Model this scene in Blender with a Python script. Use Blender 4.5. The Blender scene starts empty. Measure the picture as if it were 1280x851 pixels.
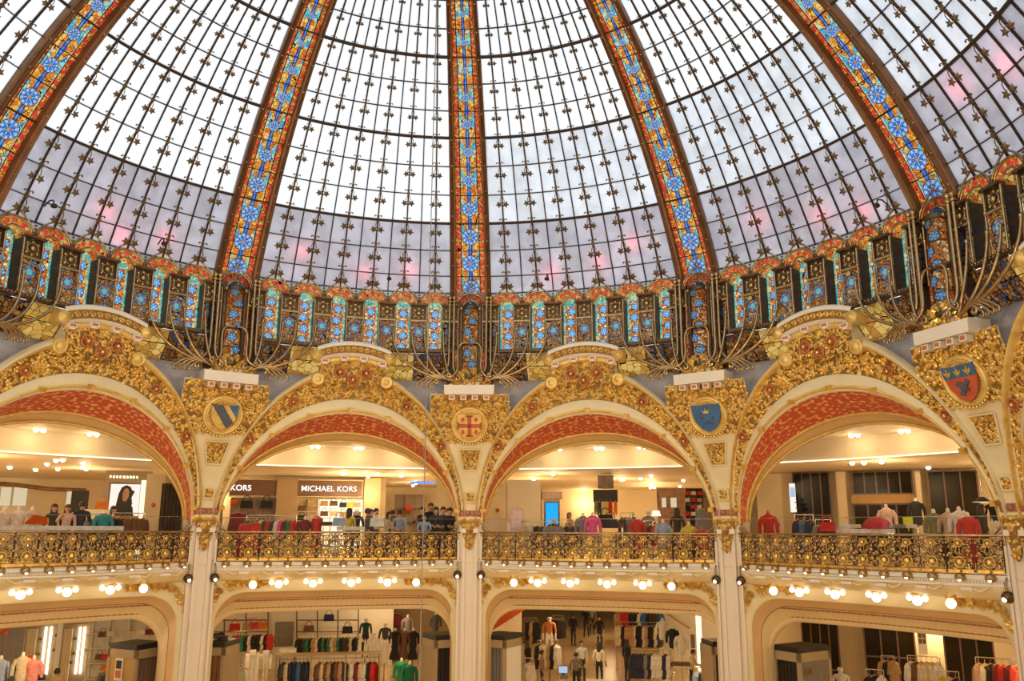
import bpy, math, random
import numpy as np
from mathutils import Matrix, Vector
random.seed(7); rng = np.random.default_rng(7)
scene = bpy.context.scene
COL = scene.collection
# ------------------------------------------------------------------ camera
F_PX = 1060.614
YAW, PITCH, ROLL = (math.radians(a) for a in (5.72417, 12.59872, -0.19240))
CAM = np.array([0.0, -14.8929, 0.0])
PHI0 = 6.44886            # azimuth of the pier that carries the red cross shield
cy_, sy_, cp_, sp_ = math.cos(YAW), math.sin(YAW), math.cos(PITCH), math.sin(PITCH)
FWD = np.array([sy_ * cp_, cy_ * cp_, sp_]); RGT = np.array([cy_, -sy_, 0.0]); DWN = -np.cross(RGT, FWD)
c_, s_ = math.cos(ROLL), math.sin(ROLL)
RX, DX = c_ * RGT + s_ * DWN, -s_ * RGT + c_ * DWN
cam = bpy.data.cameras.new('camera'); cam.sensor_fit = 'HORIZONTAL'; cam.sensor_width = 36.0
cam.lens = F_PX / 1280 * 36.0; cam.clip_end = 300
camo = bpy.data.objects.new('camera', cam); COL.objects.link(camo)
m = Matrix.Identity(4)
for i in range(3):
    m[i][0], m[i][1], m[i][2], m[i][3] = RX[i], -DX[i], -FWD[i], CAM[i]
camo.matrix_world = m
scene.camera = camo
# ------------------------------------------------------------------ world, exposure
SKY = 1.32
w = bpy.data.worlds.new('overcast_sky'); scene.world = w; w.use_nodes = True
bg = w.node_tree.nodes['Background']; bg.inputs[0].default_value = (0.90, 0.95, 1.0, 1); bg.inputs[1].default_value = SKY
scene.view_settings.view_transform = 'Standard'; scene.view_settings.look = 'None'
scene.view_settings.gamma = 1.0; scene.view_settings.use_curve_mapping = False
scene.view_settings.exposure = 0.0
LAMP = 1.0                 # overall strength of the electric lamps
WARM = (1.0, 0.70, 0.37)
def ray(x, y):
    d = RX * ((x - 640) / F_PX) + DX * ((y - 425.5) / F_PX) + FWD
    return d
def at(x, y, D):            # world point on the sight line at horizontal distance D
    d = ray(x, y); return CAM + d * (D / math.hypot(d[0], d[1]))
def pol(r, deg, z):
    a = np.radians(deg); return np.stack(np.broadcast_arrays(r * np.sin(a), r * np.cos(a), z), -1).astype(float)
# ------------------------------------------------------------------ materials
MATS = {}
def nodes_of(name):
    mt = bpy.data.materials.new(name); mt.use_nodes = True; MATS[name] = mt
    nt = mt.node_tree; nt.nodes.clear()
    return mt, nt, nt.nodes.new('ShaderNodeOutputMaterial')
def N(nt, t, **kw):
    n = nt.nodes.new(t)
    for k, v in kw.items():
        if k.startswith('i_'):
            n.inputs[k[2:].replace('_', ' ')].default_value = v
        else: setattr(n, k, v)
    return n
def ramp(nt, stops, fac=None, interp='LINEAR'):
    r = nt.nodes.new('ShaderNodeValToRGB'); r.color_ramp.interpolation = interp
    el = r.color_ramp.elements
    while len(el) < len(stops): el.new(0.5)
    for e, (p, c) in zip(el, stops): e.position = p; e.color = (*c, 1)
    if fac is not None: nt.links.new(fac, r.inputs[0])
    return r
def paint(name, col, rough=0.5, metal=0.0, var=0.12, scale=6.0, bump=0.0, bscale=40.0, spec=0.5, col2=None, objcol=False, coat=0.0):
    mt, nt, out = nodes_of(name); L = nt.links.new
    b = N(nt, 'ShaderNodeBsdfPrincipled'); b.inputs['Roughness'].default_value = rough; b.inputs['Metallic'].default_value = metal
    b.inputs['Specular IOR Level'].default_value = spec
    if coat: b.inputs['Coat Weight'].default_value = coat
    tc = N(nt, 'ShaderNodeTexCoord'); no = N(nt, 'ShaderNodeTexNoise'); no.inputs['Scale'].default_value = scale; no.inputs['Detail'].default_value = 4
    L(tc.outputs['Object'], no.inputs['Vector'])
    c2 = col2 or tuple(x * (1 - 2.2 * var) for x in col)
    r = ramp(nt, [(0.32, c2), (0.66, col)], no.outputs[0])
    if objcol:
        oi = N(nt, 'ShaderNodeObjectInfo'); mx = N(nt, 'ShaderNodeMix', data_type='RGBA', blend_type='MULTIPLY'); mx.inputs[0].default_value = 1
        L(oi.outputs['Color'], mx.inputs[6]); L(r.outputs[0], mx.inputs[7]); L(mx.outputs[2], b.inputs['Base Color'])
    else: L(r.outputs[0], b.inputs['Base Color'])
    if bump:
        n2 = N(nt, 'ShaderNodeTexNoise'); n2.inputs['Scale'].default_value = bscale; n2.inputs['Detail'].default_value = 3
        L(tc.outputs['Object'], n2.inputs['Vector'])
        bp = N(nt, 'ShaderNodeBump'); bp.inputs['Strength'].default_value = bump; bp.inputs['Distance'].default_value = 0.02
        L(n2.outputs[0], bp.inputs['Height']); L(bp.outputs[0], b.inputs['Normal'])
    L(b.outputs[0], out.inputs[0]); return mt
def lamp_mat(name, col, strength):
    mt, nt, out = nodes_of(name); e = N(nt, 'ShaderNodeEmission'); e.inputs[0].default_value = (*col, 1); e.inputs[1].default_value = strength
    nt.links.new(e.outputs[0], out.inputs[0]); return mt
def glass_white(name, col, var, gloss=0.06):
    mt, nt, out = nodes_of(name); L = nt.links.new
    tc = N(nt, 'ShaderNodeTexCoord'); no = N(nt, 'ShaderNodeTexNoise'); no.inputs['Scale'].default_value = 2.2; no.inputs['Detail'].default_value = 5
    oi = N(nt, 'ShaderNodeObjectInfo'); add = N(nt, 'ShaderNodeVectorMath', operation='ADD')
    L(tc.outputs['Object'], add.inputs[0]); sc = N(nt, 'ShaderNodeMath', operation='MULTIPLY'); sc.inputs[1].default_value = 37
    L(oi.outputs['Random'], sc.inputs[0]); L(sc.outputs[0], add.inputs[1]); L(add.outputs[0], no.inputs['Vector'])
    r = ramp(nt, [(0.3, tuple(c * (1 - var) for c in col)), (0.62, col)], no.outputs[0])
    hv = N(nt, 'ShaderNodeHueSaturation'); L(r.outputs[0], hv.inputs['Color'])
    mr = N(nt, 'ShaderNodeMapRange'); mr.inputs[3].default_value = 1 - var * 0.7; mr.inputs[4].default_value = 1.0
    L(oi.outputs['Random'], mr.inputs[0]); L(mr.outputs[0], hv.inputs['Value'])
    t = N(nt, 'ShaderNodeBsdfTranslucent'); L(hv.outputs[0], t.inputs[0])
    g = N(nt, 'ShaderNodeBsdfGlossy'); g.inputs['Roughness'].default_value = 0.3
    mx = N(nt, 'ShaderNodeMixShader'); mx.inputs[0].default_value = gloss
    L(t.outputs[0], mx.inputs[1]); L(g.outputs[0], mx.inputs[2]); L(mx.outputs[0], out.inputs[0]); return mt
def stained(name, cols, scale=9.0, lead=0.035, gloss=0.05, dark=(0.012, 0.008, 0.005)):
    """leaded mosaic glass: voronoi cells coloured from a stepped ramp, dark cames between them, lit from behind"""
    mt, nt, out = nodes_of(name); L = nt.links.new
    tc = N(nt, 'ShaderNodeTexCoord'); oi = N(nt, 'ShaderNodeObjectInfo'); add = N(nt, 'ShaderNodeVectorMath', operation='ADD')
    sc = N(nt, 'ShaderNodeMath', operation='MULTIPLY'); sc.inputs[1].default_value = 23
    L(oi.outputs['Random'], sc.inputs[0]); L(tc.outputs['Object'], add.inputs[0]); L(sc.outputs[0], add.inputs[1])
    v = N(nt, 'ShaderNodeTexVoronoi'); v.inputs['Scale'].default_value = scale; L(add.outputs[0], v.inputs['Vector'])
    sep = N(nt, 'ShaderNodeSeparateColor'); L(v.outputs['Color'], sep.inputs[0])
    k = len(cols); r = ramp(nt, [(i / k, c) for i, c in enumerate(cols)], sep.outputs[0], 'CONSTANT')
    no = N(nt, 'ShaderNodeTexNoise'); no.inputs['Scale'].default_value = 30; L(add.outputs[0], no.inputs['Vector'])
    mr = N(nt, 'ShaderNodeMapRange'); mr.inputs[3].default_value = 0.72; mr.inputs[4].default_value = 1.2; L(no.outputs[0], mr.inputs[0])
    hv = N(nt, 'ShaderNodeHueSaturation'); L(r.outputs[0], hv.inputs['Color']); L(mr.outputs[0], hv.inputs['Value'])
    t = N(nt, 'ShaderNodeBsdfTranslucent'); L(hv.outputs[0], t.inputs[0])
    g = N(nt, 'ShaderNodeBsdfGlossy'); g.inputs['Roughness'].default_value = 0.25
    mx = N(nt, 'ShaderNodeMixShader'); mx.inputs[0].default_value = gloss; L(t.outputs[0], mx.inputs[1]); L(g.outputs[0], mx.inputs[2])
    last = mx
    if lead > 0:
        e = N(nt, 'ShaderNodeTexVoronoi', feature='DISTANCE_TO_EDGE'); e.inputs['Scale'].default_value = scale; L(add.outputs[0], e.inputs['Vector'])
        lt = N(nt, 'ShaderNodeMath', operation='LESS_THAN'); lt.inputs[1].default_value = lead; L(e.outputs['Distance'], lt.inputs[0])
        d = N(nt, 'ShaderNodeBsdfDiffuse'); d.inputs[0].default_value = (*dark, 1)
        m2 = N(nt, 'ShaderNodeMixShader'); L(lt.outputs[0], m2.inputs[0]); L(mx.outputs[0], m2.inputs[1]); L(d.outputs[0], m2.inputs[2]); last = m2
    L(last.outputs[0], out.inputs[0]); return mt
def carpet_mat(name, base, line, scale):
    """red intrados with a gilt arabesque"""
    mt, nt, out = nodes_of(name); L = nt.links.new
    tc = N(nt, 'ShaderNodeTexCoord'); b = N(nt, 'ShaderNodeBsdfPrincipled'); b.inputs['Roughness'].default_value = 0.55
    v = N(nt, 'ShaderNodeTexVoronoi'); v.inputs['Scale'].default_value = scale; v.inputs['Randomness'].default_value = 0.35; L(tc.outputs['UV'], v.inputs['Vector'])
    wv = N(nt, 'ShaderNodeMath', operation='MULTIPLY'); wv.inputs[1].default_value = 12; L(v.outputs['Distance'], wv.inputs[0])
    sn = N(nt, 'ShaderNodeMath', operation='SINE'); L(wv.outputs[0], sn.inputs[0])
    no = N(nt, 'ShaderNodeTexNoise'); no.inputs['Scale'].default_value = scale * 1.7; no.inputs['Detail'].default_value = 3; L(tc.outputs['UV'], no.inputs['Vector'])
    ad = N(nt, 'ShaderNodeMath', operation='ADD'); L(sn.outputs[0], ad.inputs[0]); L(no.outputs[0], ad.inputs[1])
    r = ramp(nt, [(0.0, base), (0.50, base), (0.80, line)], None)
    m2 = N(nt, 'ShaderNodeMath', operation='MULTIPLY'); m2.inputs[1].default_value = 0.62; L(ad.outputs[0], m2.inputs[0]); L(m2.outputs[0], r.inputs[0])
    L(r.outputs[0], b.inputs['Base Color']); L(b.outputs[0], out.inputs[0]); return mt
# gilding, plaster, metal
paint('gold', (0.88, 0.56, 0.13), 0.33, 0.6, 0.16, 5, col2=(0.60, 0.32, 0.05))
paint('gold_pale', (0.84, 0.60, 0.20), 0.40, 0.35, 0.12, 5, col2=(0.68, 0.43, 0.10))
paint('gold_ground', (0.32, 0.175, 0.042), 0.5, 0.3, 0.15, 9)
paint('gold_bright', (0.95, 0.72, 0.22), 0.26, 0.75, 0.1, 7)
paint('cream', (0.82, 0.68, 0.40), 0.5, 0, 0.05, 1.5)
paint('ivory', (0.82, 0.73, 0.58), 0.45, 0, 0.04, 1.2)
paint('column_white', (0.82, 0.69, 0.53), 0.4, 0, 0.04, 1.0)
paint('tan_cove', (0.78, 0.52, 0.23), 0.55, 0, 0.05, 1.2)
paint('cove_pale', (0.83, 0.65, 0.35), 0.5, 0, 0.04, 1.2)
paint('red_line', (0.45, 0.16, 0.08), 0.6)
paint('grey_plaster', (0.50, 0.48, 0.50), 0.7, 0, 0.12, 3)
paint('rose_red', (0.62, 0.17, 0.07), 0.5, 0.1)
paint('capital_red', (0.50, 0.19, 0.13), 0.45, 0.2, 0.2, 14)
paint('iron', (0.075, 0.045, 0.025), 0.42, 0.6, 0.2, 8)
paint('iron_rib', (0.22, 0.10, 0.04), 0.45, 0.45, 0.15, 3)
paint('glazing_iron', (0.055, 0.033, 0.02), 0.75, 0.0, 0.1, 3, spec=0.15)
paint('bronze', (0.52, 0.35, 0.16), 0.24, 0.88, 0.15, 6)
paint('bronze_dark', (0.16, 0.10, 0.05), 0.38, 0.8, 0.2, 9, bump=0.4, bscale=25)
paint('leaf_bronze', (0.21, 0.13, 0.05), 0.45, 0.55, 0.2, 9)
paint('shield_blue', (0.05, 0.15, 0.32), 0.5); paint('shield_red', (0.60, 0.11, 0.04), 0.5); paint('shield_slate', (0.09, 0.11, 0.14), 0.5)
carpet_mat('red_arabesque', (0.60, 0.10, 0.04), (0.86, 0.44, 0.15), 9)
# glass
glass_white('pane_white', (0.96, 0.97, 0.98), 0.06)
glass_white('pane_shaded', (0.54, 0.52, 0.58), 0.30, 0.10); glass_white('pane_part_shaded', (0.84, 0.86, 0.90), 0.22, 0.08)  # shade from the roof outside is put into these glass colours
AM = [(0.76, 0.28, 0.03), (0.78, 0.42, 0.07), (0.62, 0.15, 0.02), (0.80, 0.52, 0.14), (0.72, 0.22, 0.03)]
stained('glass_mosaic', [(0.20, 0.62, 0.66), (0.78, 0.38, 0.06), (0.10, 0.40, 0.56), (0.80, 0.54, 0.14), (0.66, 0.20, 0.03), (0.24, 0.56, 0.50)], 6.5, 0.03)
stained('glass_turquoise', [(0.12, 0.46, 0.54), (0.26, 0.60, 0.58), (0.08, 0.36, 0.56), (0.62, 0.60, 0.34)], 9, 0.035)
stained('glass_amber', AM, 10, 0.04)
stained('glass_border', [(0.78, 0.28, 0.03), (0.68, 0.14, 0.03), (0.80, 0.42, 0.09), (0.62, 0.07, 0.03)], 14, 0.05)
stained('glass_rust', [(0.72, 0.22, 0.04), (0.88, 0.40, 0.08), (0.55, 0.13, 0.03), (0.95, 0.75, 0.40), (0.78, 0.28, 0.05)], 13, 0.05)
stained('glass_rust_dark', [(0.22, 0.07, 0.02), (0.36, 0.15, 0.04), (0.14, 0.05, 0.015), (0.30, 0.10, 0.02), (0.26, 0.15, 0.05), (0.05, 0.06, 0.11)], 9, 0.06)
stained('glass_panel', [(0.50, 0.18, 0.04), (0.62, 0.28, 0.06), (0.46, 0.15, 0.03), (0.24, 0.26, 0.30), (0.72, 0.46, 0.18)], 11, 0.06)
stained('glass_honey', [(0.70, 0.38, 0.07), (0.80, 0.50, 0.13), (0.54, 0.24, 0.04)], 5, 0.025)
stained('glass_blue', [(0.05, 0.18, 0.58), (0.10, 0.30, 0.72), (0.03, 0.12, 0.42)], 16, 0.0)
stained('glass_sky', [(0.22, 0.46, 0.80), (0.36, 0.62, 0.90)], 16, 0.0)
stained('glass_cyan', [(0.10, 0.72, 0.88), (0.20, 0.80, 0.92)], 16, 0.0)
stained('glass_navy', [(0.03, 0.06, 0.20), (0.04, 0.09, 0.28)], 16, 0.0)
stained('glass_red', [(0.78, 0.02, 0.02), (0.88, 0.05, 0.05)], 16, 0.0, 0.06)
stained('glass_teal_edge', [(0.10, 0.46, 0.46), (0.24, 0.60, 0.52), (0.55, 0.66, 0.40)], 10, 0.03)
# shops
paint('shop_wall', (0.80, 0.66, 0.42), 0.6, 0, 0.04, 0.8); paint('shop_white', (0.86, 0.80, 0.68), 0.55, 0, 0.03, 0.8)
paint('shop_ceiling', (0.86, 0.74, 0.52), 0.6, 0, 0.02, 0.5); paint('floor_stone', (0.80, 0.62, 0.38), 0.25, 0, 0.06, 0.6)
paint('floor_oak', (0.58, 0.31, 0.09), 0.3, 0, 0.15, 2.5); paint('dark_glass', (0.025, 0.02, 0.014), 0.15, 0, 0.3, 0.7, spec=0.04, col2=(0.05, 0.036, 0.016))
paint('wood_brown', (0.27, 0.13, 0.05), 0.4, 0, 0.2, 4); paint('sign_brown', (0.20, 0.085, 0.028), 0.35, 0, 0.1, 2)
paint('wood_honey', (0.62, 0.36, 0.10), 0.45, 0, 0.1, 2); paint('black_paint', (0.018, 0.014, 0.012), 0.5); paint('grey_paint', (0.22, 0.19, 0.16), 0.5)
paint('chrome', (0.72, 0.66, 0.55), 0.2, 1.0); paint('mannequin_white', (0.88, 0.82, 0.72), 0.35)
paint('skin', (0.60, 0.34, 0.20), 0.5); paint('hair', (0.035, 0.02, 0.012), 0.5); paint('trousers', (0.03, 0.03, 0.04), 0.7)
paint('cloth', (1, 1, 1), 0.8, 0, 0.12, 9, objcol=True); paint('beige_panel', (0.42, 0.30, 0.16), 0.5, 0, 0.05, 1)
paint('orange_paint', (0.62, 0.09, 0.008), 0.75, spec=0.1); paint('curtain', (0.10, 0.07, 0.05), 0.8)
paint('marble_brown', (0.22, 0.13, 0.09), 0.35, 0, 0.2, 5)
lamp_mat('bulb', (1.0, 0.86, 0.62), 3.2); lamp_mat('niche_glow', (1.0, 0.82, 0.52), 0.7); lamp_mat('spot_lens', (1.0, 0.90, 0.68), 12); lamp_mat('cove_strip', (1.0, 0.84, 0.55), 2.2)
lamp_mat('sign_letter', (1, 0.97, 0.9), 1.4); lamp_mat('screen_blue', (0.02, 0.42, 0.95), 1.1); lamp_mat('shelf_glow', (1.0, 0.86, 0.60), 1.35)
lamp_mat('poster_glow', (1.0, 0.93, 0.82), 1.0); lamp_mat('neon_blue', (0.12, 0.25, 1.0), 1.6); lamp_mat('tube_white', (1, 0.95, 0.8), 4.0)
lamp_mat('screen_pale', (0.55, 0.70, 0.95), 0.8)
def clear_glass(name):
    mt, nt, out = nodes_of(name); L = nt.links.new
    t = N(nt, 'ShaderNodeBsdfTransparent'); t.inputs[0].default_value = (0.93, 0.95, 0.94, 1)
    g = N(nt, 'ShaderNodeBsdfGlossy'); g.inputs['Roughness'].default_value = 0.03; fr = N(nt, 'ShaderNodeFresnel'); fr.inputs[0].default_value = 1.45
    mx = N(nt, 'ShaderNodeMixShader'); L(fr.outputs[0], mx.inputs[0]); L(t.outputs[0], mx.inputs[1]); L(g.outputs[0], mx.inputs[2]); L(mx.outputs[0], out.inputs[0])
clear_glass('clear_glass')
# ------------------------------------------------------------------ mesh builder
class MB:
    def __init__(s): s.v = []; s.f = []; s.m = []; s.n = 0; s.uv = {}; s.mats = []; s.sm = []
    def mi(s, mat):
        if mat not in s.mats: s.mats.append(mat)
        return s.mats.index(mat)
    def add(s, v, f, mat, smooth=False, uvs=None):
        v = np.asarray(v, float).reshape(-1, 3); k = s.mi(mat); o = s.n
        s.v.append(v); s.n += len(v)
        for i, q in enumerate(f):
            if uvs is not None: s.uv[len(s.f)] = [uvs[j] for j in q]
            s.f.append([j + o for j in q]); s.m.append(k); s.sm.append(smooth)
        return s
    def grid(s, P, mat, smooth=True, uv=None, closed=False, flip=False):
        P = np.asarray(P, float); a, b = P.shape[:2]; f = []
        for i in range(a - 1):
            for j in range(b if closed else b - 1):
                q = [i * b + j, i * b + (j + 1) % b, (i + 1) * b + (j + 1) % b, (i + 1) * b + j]
                f.append(q[::-1] if flip else q)
        return s.add(P.reshape(-1, 3), f, mat, smooth, None if uv is None else np.asarray(uv).reshape(-1, 2).tolist())
    def tube(s, path, rad, mat, n=6, cap=True, closed=False, flat=1.0):
        p = np.asarray(path, float); k = len(p); rad = np.broadcast_to(np.asarray(rad, float), (k,))
        if closed: t = np.roll(p, -1, 0) - np.roll(p, 1, 0)
        else: t = np.gradient(p, axis=0)
        t /= np.linalg.norm(t, axis=1)[:, None] + 1e-12
        up = np.array([0, 0, 1.0]) if abs(t[0][2]) < 0.9 else np.array([0, 1.0, 0])
        a = np.cross(t[0], up); a /= np.linalg.norm(a); rings = []
        for i in range(k):
            a = a - t[i] * a.dot(t[i]); a /= np.linalg.norm(a) + 1e-12; b = np.cross(t[i], a)
            an = np.arange(n) * 2 * math.pi / n
            rings.append(p[i] + rad[i] * (np.cos(an)[:, None] * a + flat * np.sin(an)[:, None] * b))
        R = np.array(rings)
        if closed: R = np.concatenate([R, R[:1]])
        s.grid(R, mat, True, closed=True)
        if cap and not closed:
            o = s.n; s.add(R[0], [list(range(n))[::-1]], mat); s.add(R[-1], [list(range(n))], mat)
        return s
    def box(s, c, size, mat, M=None):
        x, y, z = (q / 2 for q in size); v = np.array([[i * x, j * y, k * z] for i in (-1, 1) for j in (-1, 1) for k in (-1, 1)])
        if M is not None: v = v @ np.asarray(M).T
        return s.add(v + np.asarray(c), [[0, 1, 3, 2], [4, 6, 7, 5], [0, 4, 5, 1], [2, 3, 7, 6], [0, 2, 6, 4], [1, 5, 7, 3]], mat)
    def lathe(s, prof, mat, n=12, c=(0, 0, 0), M=None, smooth=True, a0=0, a1=2 * math.pi):
        full = abs(a1 - a0 - 2 * math.pi) < 1e-6
        an = np.linspace(a0, a1, n + (0 if full else 1), endpoint=not full)
        P = np.array([[[r * math.cos(t), r * math.sin(t), z] for t in an] for r, z in prof])
        if M is not None: P = P @ np.asarray(M).T
        return s.grid(P + np.asarray(c), mat, smooth, closed=full)
    def ball(s, c, r, mat, n=8, sc=(1, 1, 1)):
        k = max(3, n // 2)
        prof = [(math.sin(math.pi * i / k), -math.cos(math.pi * i / k)) for i in range(k + 1)]
        return s.lathe([(r * a, r * b) for a, b in prof], mat, n, c, np.diag(sc))
    def prism(s, poly, d, mat, O=(0, 0, 0), X=(1, 0, 0), Y=(0, 0, 1), Z=(0, -1, 0), back=True):
        """outline in the X,Y plane, thickness d along Z"""
        O, X, Y, Z = (np.asarray(q, float) for q in (O, X, Y, Z)); p = np.asarray(poly, float); k = len(p)
        a = O + p[:, :1] * X + p[:, 1:2] * Y; v = np.concatenate([a, a + Z * d])
        f = [list(range(k, 2 * k))] + ([list(range(k))[::-1]] if back else []) + [[i, (i + 1) % k, k + (i + 1) % k, k + i] for i in range(k)]
        return s.add(v, f, mat)
    def mesh(s, name):
        me = bpy.data.meshes.new(name)
        V = np.concatenate(s.v) if s.v else np.zeros((0, 3))
        me.from_pydata(V.tolist(), [], s.f)
        for mt in s.mats: me.materials.append(MATS[mt])
        me.polygons.foreach_set('material_index', s.m); me.polygons.foreach_set('use_smooth', s.sm)
        if s.uv:
            ul = me.uv_layers.new(name='UVMap')
            for pi, c in s.uv.items():
                ls = me.polygons[pi].loop_start
                for j, q in enumerate(c): ul.data[ls + j].uv = q
        me.update(); return me
def link(name, data, parent=None, loc=(0, 0, 0), rot=(0, 0, 0), sc=None, kind=None, color=None):
    o = bpy.data.objects.new(name, data); COL.objects.link(o); o.location = loc; o.rotation_euler = rot
    if parent is not None: o.parent = parent
    if sc is not None: o.scale = sc if hasattr(sc, '__len__') else (sc, sc, sc)
    if kind: o['kind'] = kind
    if color is not None: o.color = (*color, 1)
    return o
def tag(o, label, cat, group=None, kind=None):
    o['label'] = label; o['category'] = cat
    if group: o['group'] = group
    if kind: o['kind'] = kind
    return o
def thing(name, label, cat, loc=(0, 0, 0), rz=0.0, group=None, kind=None):
    return tag(link(name, None, None, loc, (0, 0, rz)), label, cat, group, kind)
class Ring:
    """a thing on the rotunda: an Empty at its base; meshes are drawn in the frame of the dome's axis"""
    def __init__(s, name, label, cat, ang, r, z, group=None, kind=None):
        s.off = (0, -r, -z); s.ang = ang
        s.o = thing(name, label, cat, pol(r, ang, z), -math.radians(ang), group, kind)
    def part(s, name, me, dang=0.0, parent=None, kind=None, color=None):
        """mesh drawn about the axis, turned by dang degrees inside this thing"""
        o = bpy.data.objects.new(name, me); COL.objects.link(o)
        if parent is None: o.parent = s.o; o.location = s.off
        else: o.parent = parent
        o.rotation_euler = (0, 0, -math.radians(dang))
        if kind: o['kind'] = kind
        if color is not None: o.color = (*color, 1)
        return o
    def place(s, name, me, P, M=None, sc=None, parent=None):
        """a small mesh with its own origin at P (axis frame of this thing), basis M"""
        o = bpy.data.objects.new(name, me); COL.objects.link(o); o.parent = parent or s.o
        T = Matrix.Translation(Vector(P) + Vector(s.off))
        if M is not None: T = T @ Matrix(np.asarray(M).tolist()).to_4x4()
        if sc is not None: T = T @ Matrix.Diagonal((sc, sc, sc, 1) if not hasattr(sc, '__len__') else (*sc, 1))
        o.matrix_basis = T if parent is None else parent.matrix_basis.inverted() @ T
        return o
# ================================================================== the dome
DC, DZ, DR = -2.604, 0.651, 15.933
def prof(t):
    a = np.radians(t); return DC + DR * np.cos(a), DZ + DR * np.sin(a)
def dome(t, th):
    r, z = prof(t); return pol(r, th, z)
def dome_frame(t, th):
    a, b = math.radians(t), math.radians(th); ro = np.array([math.sin(b), math.cos(b), 0]); e = np.array([math.cos(b), -math.sin(b), 0])
    out = math.cos(a) * ro + np.array([0, 0, math.sin(a)]); u = -math.sin(a) * ro + np.array([0, 0, math.cos(a)])
    return np.stack([e, out, u], 1)
def rib_w(r): return 0.35 + 0.084 * r
def rib_half(r): return np.degrees(rib_w(r) / 2 / r)
RINGS = [25.45, 27.5, 30.5, 33.7, 36.95, 40.2, 43.45, 46.4, 49.3, 52.2, 55.1, 58.0, 60.9, 63.8]
THICK = {33.7, 43.45, 52.2, 60.9}
NC = 12
def col_w(t): return (36 - 2 * rib_half(prof(t)[0])) / NC
PIERS = {-2: 'above the poster shop arch', -1: 'above the striped blue shield', 0: 'above the red cross shield', 1: 'above the crowned blue shield', 2: 'above the fleur-de-lis shield', 3: 'beyond the fleur-de-lis shield'}
SECT = {-3: 'beyond the poster shop arch', -2: 'over the poster shop arch', -1: 'over the bag shop arch', 0: 'over the blue screen shop arch', 1: 'over the dark glazed shop arch', 2: 'beyond the fleur-de-lis shield'}
# one pane mesh per row, turned about the axis for each column
pane_me = []
for i in range(len(RINGS) - 1):
    t0, t1 = RINGS[i], RINGS[i + 1]; mb = MB(); g = 0.035
    h0, h1 = col_w(t0) / 2 - g, col_w(t1) / 2 - g
    q = [dome(t0 + .03, -h0), dome(t0 + .03, h0), dome(t1 - .03, h1), dome(t1 - .03, -h1)]
    nrm = dome_frame((t0 + t1) / 2, 0)[:, 1]
    mt = 'pane_shaded' if t0 < 33 else 'pane_white'
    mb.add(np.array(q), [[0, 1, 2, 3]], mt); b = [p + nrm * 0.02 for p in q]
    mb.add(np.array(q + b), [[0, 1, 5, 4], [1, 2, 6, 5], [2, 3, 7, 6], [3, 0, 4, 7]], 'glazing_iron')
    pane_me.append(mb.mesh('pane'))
bar_me = []
for e in range(1, NC):
    mb = MB(); ts = np.linspace(25.45, 63.8, 20); wd = 0.019 if e % 2 else 0.014; L4 = []
    for t in ts:
        th = (e - NC / 2) * float(col_w(t)); fr = dome_frame(t, th); p = dome(t, th)
        L4.append([p + fr[:, 0] * sx * wd + fr[:, 1] * sy for sx, sy in ((-1, -.05), (1, -.05), (1, .02), (-1, .02))])
    mb.grid(np.array(L4), 'glazing_iron', False, closed=True); bar_me.append(mb.mesh('glazing_bar'))
ring_me = []
for t in RINGS:
    mb = MB(); h = 18 - float(rib_half(prof(t)[0])) + 0.3; wd = 0.032 if t in THICK else 0.012; dp = 0.10 if t in THICK else 0.045; L4 = []
    for th in np.linspace(-h, h, 25):
        fr = dome_frame(t, th); p = dome(t, th)
        L4.append([p + fr[:, 2] * sx * wd + fr[:, 1] * sy for sx, sy in ((-1, -dp), (1, -dp), (1, .02), (-1, .02))])
    mb.grid(np.array(L4), 'glazing_iron', False, closed=True); ring_me.append(mb.mesh('ring_bar'))
def star_leaf(mb, c, ang, s, mat):
    """five-pointed ivy leaf hanging in the x-z plane"""
    pts = []
    for k in range(10):
        a = ang + k * math.pi / 5; r = s * (1.0 if k % 2 == 0 else 0.5)
        pts.append((r * math.sin(a), r * math.cos(a)))
    v = [[c[0] + x, c[1] - 0.012, c[2] + z] for x, z in pts] + [[c[0], c[1] - 0.05, c[2]], [c[0], c[1] + .02, c[2]]]
    f = [[i, (i + 1) % 10, 10] for i in range(10)] + [[(i + 1) % 10, i, 11] for i in range(10)]
    mb.add(v, f, mat)
mb = MB()
mb.box((0, -.05, 0), (.075, .07, .10), 'leaf_bronze')
mb.box((0, -.05, .09), (.05, .05, .06), 'leaf_bronze')
for s in (-1, 1):
    mb.tube([[s * .02, -.05, .08], [s * .045, -.055, .13], [s * .09, -.06, .145], [s * .12, -.06, .125]], [.014, .012, .012, .012], 'leaf_bronze', 4)
    mb.ball((s * .105, -.06, .115), .026, 'leaf_bronze', 6)
    mb.tube([[s * .015, -.05, -.05], [s * .06, -.07, -.14], [s * .085, -.06, -.24]], .011, 'leaf_bronze', 4)
    star_leaf(mb, (s * .112, -.06, -.32), s * .45, .125, 'leaf_bronze')
orn_me = mb.mesh('leaf_ornament')
PART_SHADED = {0: (33.7, 43.5), 1: (33.7, 43.5), 2: (33.7, 46)}; part_shaded_me = {}  # pane rows whose glass colour carries a lighter outside shade
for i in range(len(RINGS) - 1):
    if 33 < RINGS[i] < 46: part_shaded_me[i] = pane_me[i].copy(); part_shaded_me[i].materials[0] = MATS['pane_part_shaded']
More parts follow.
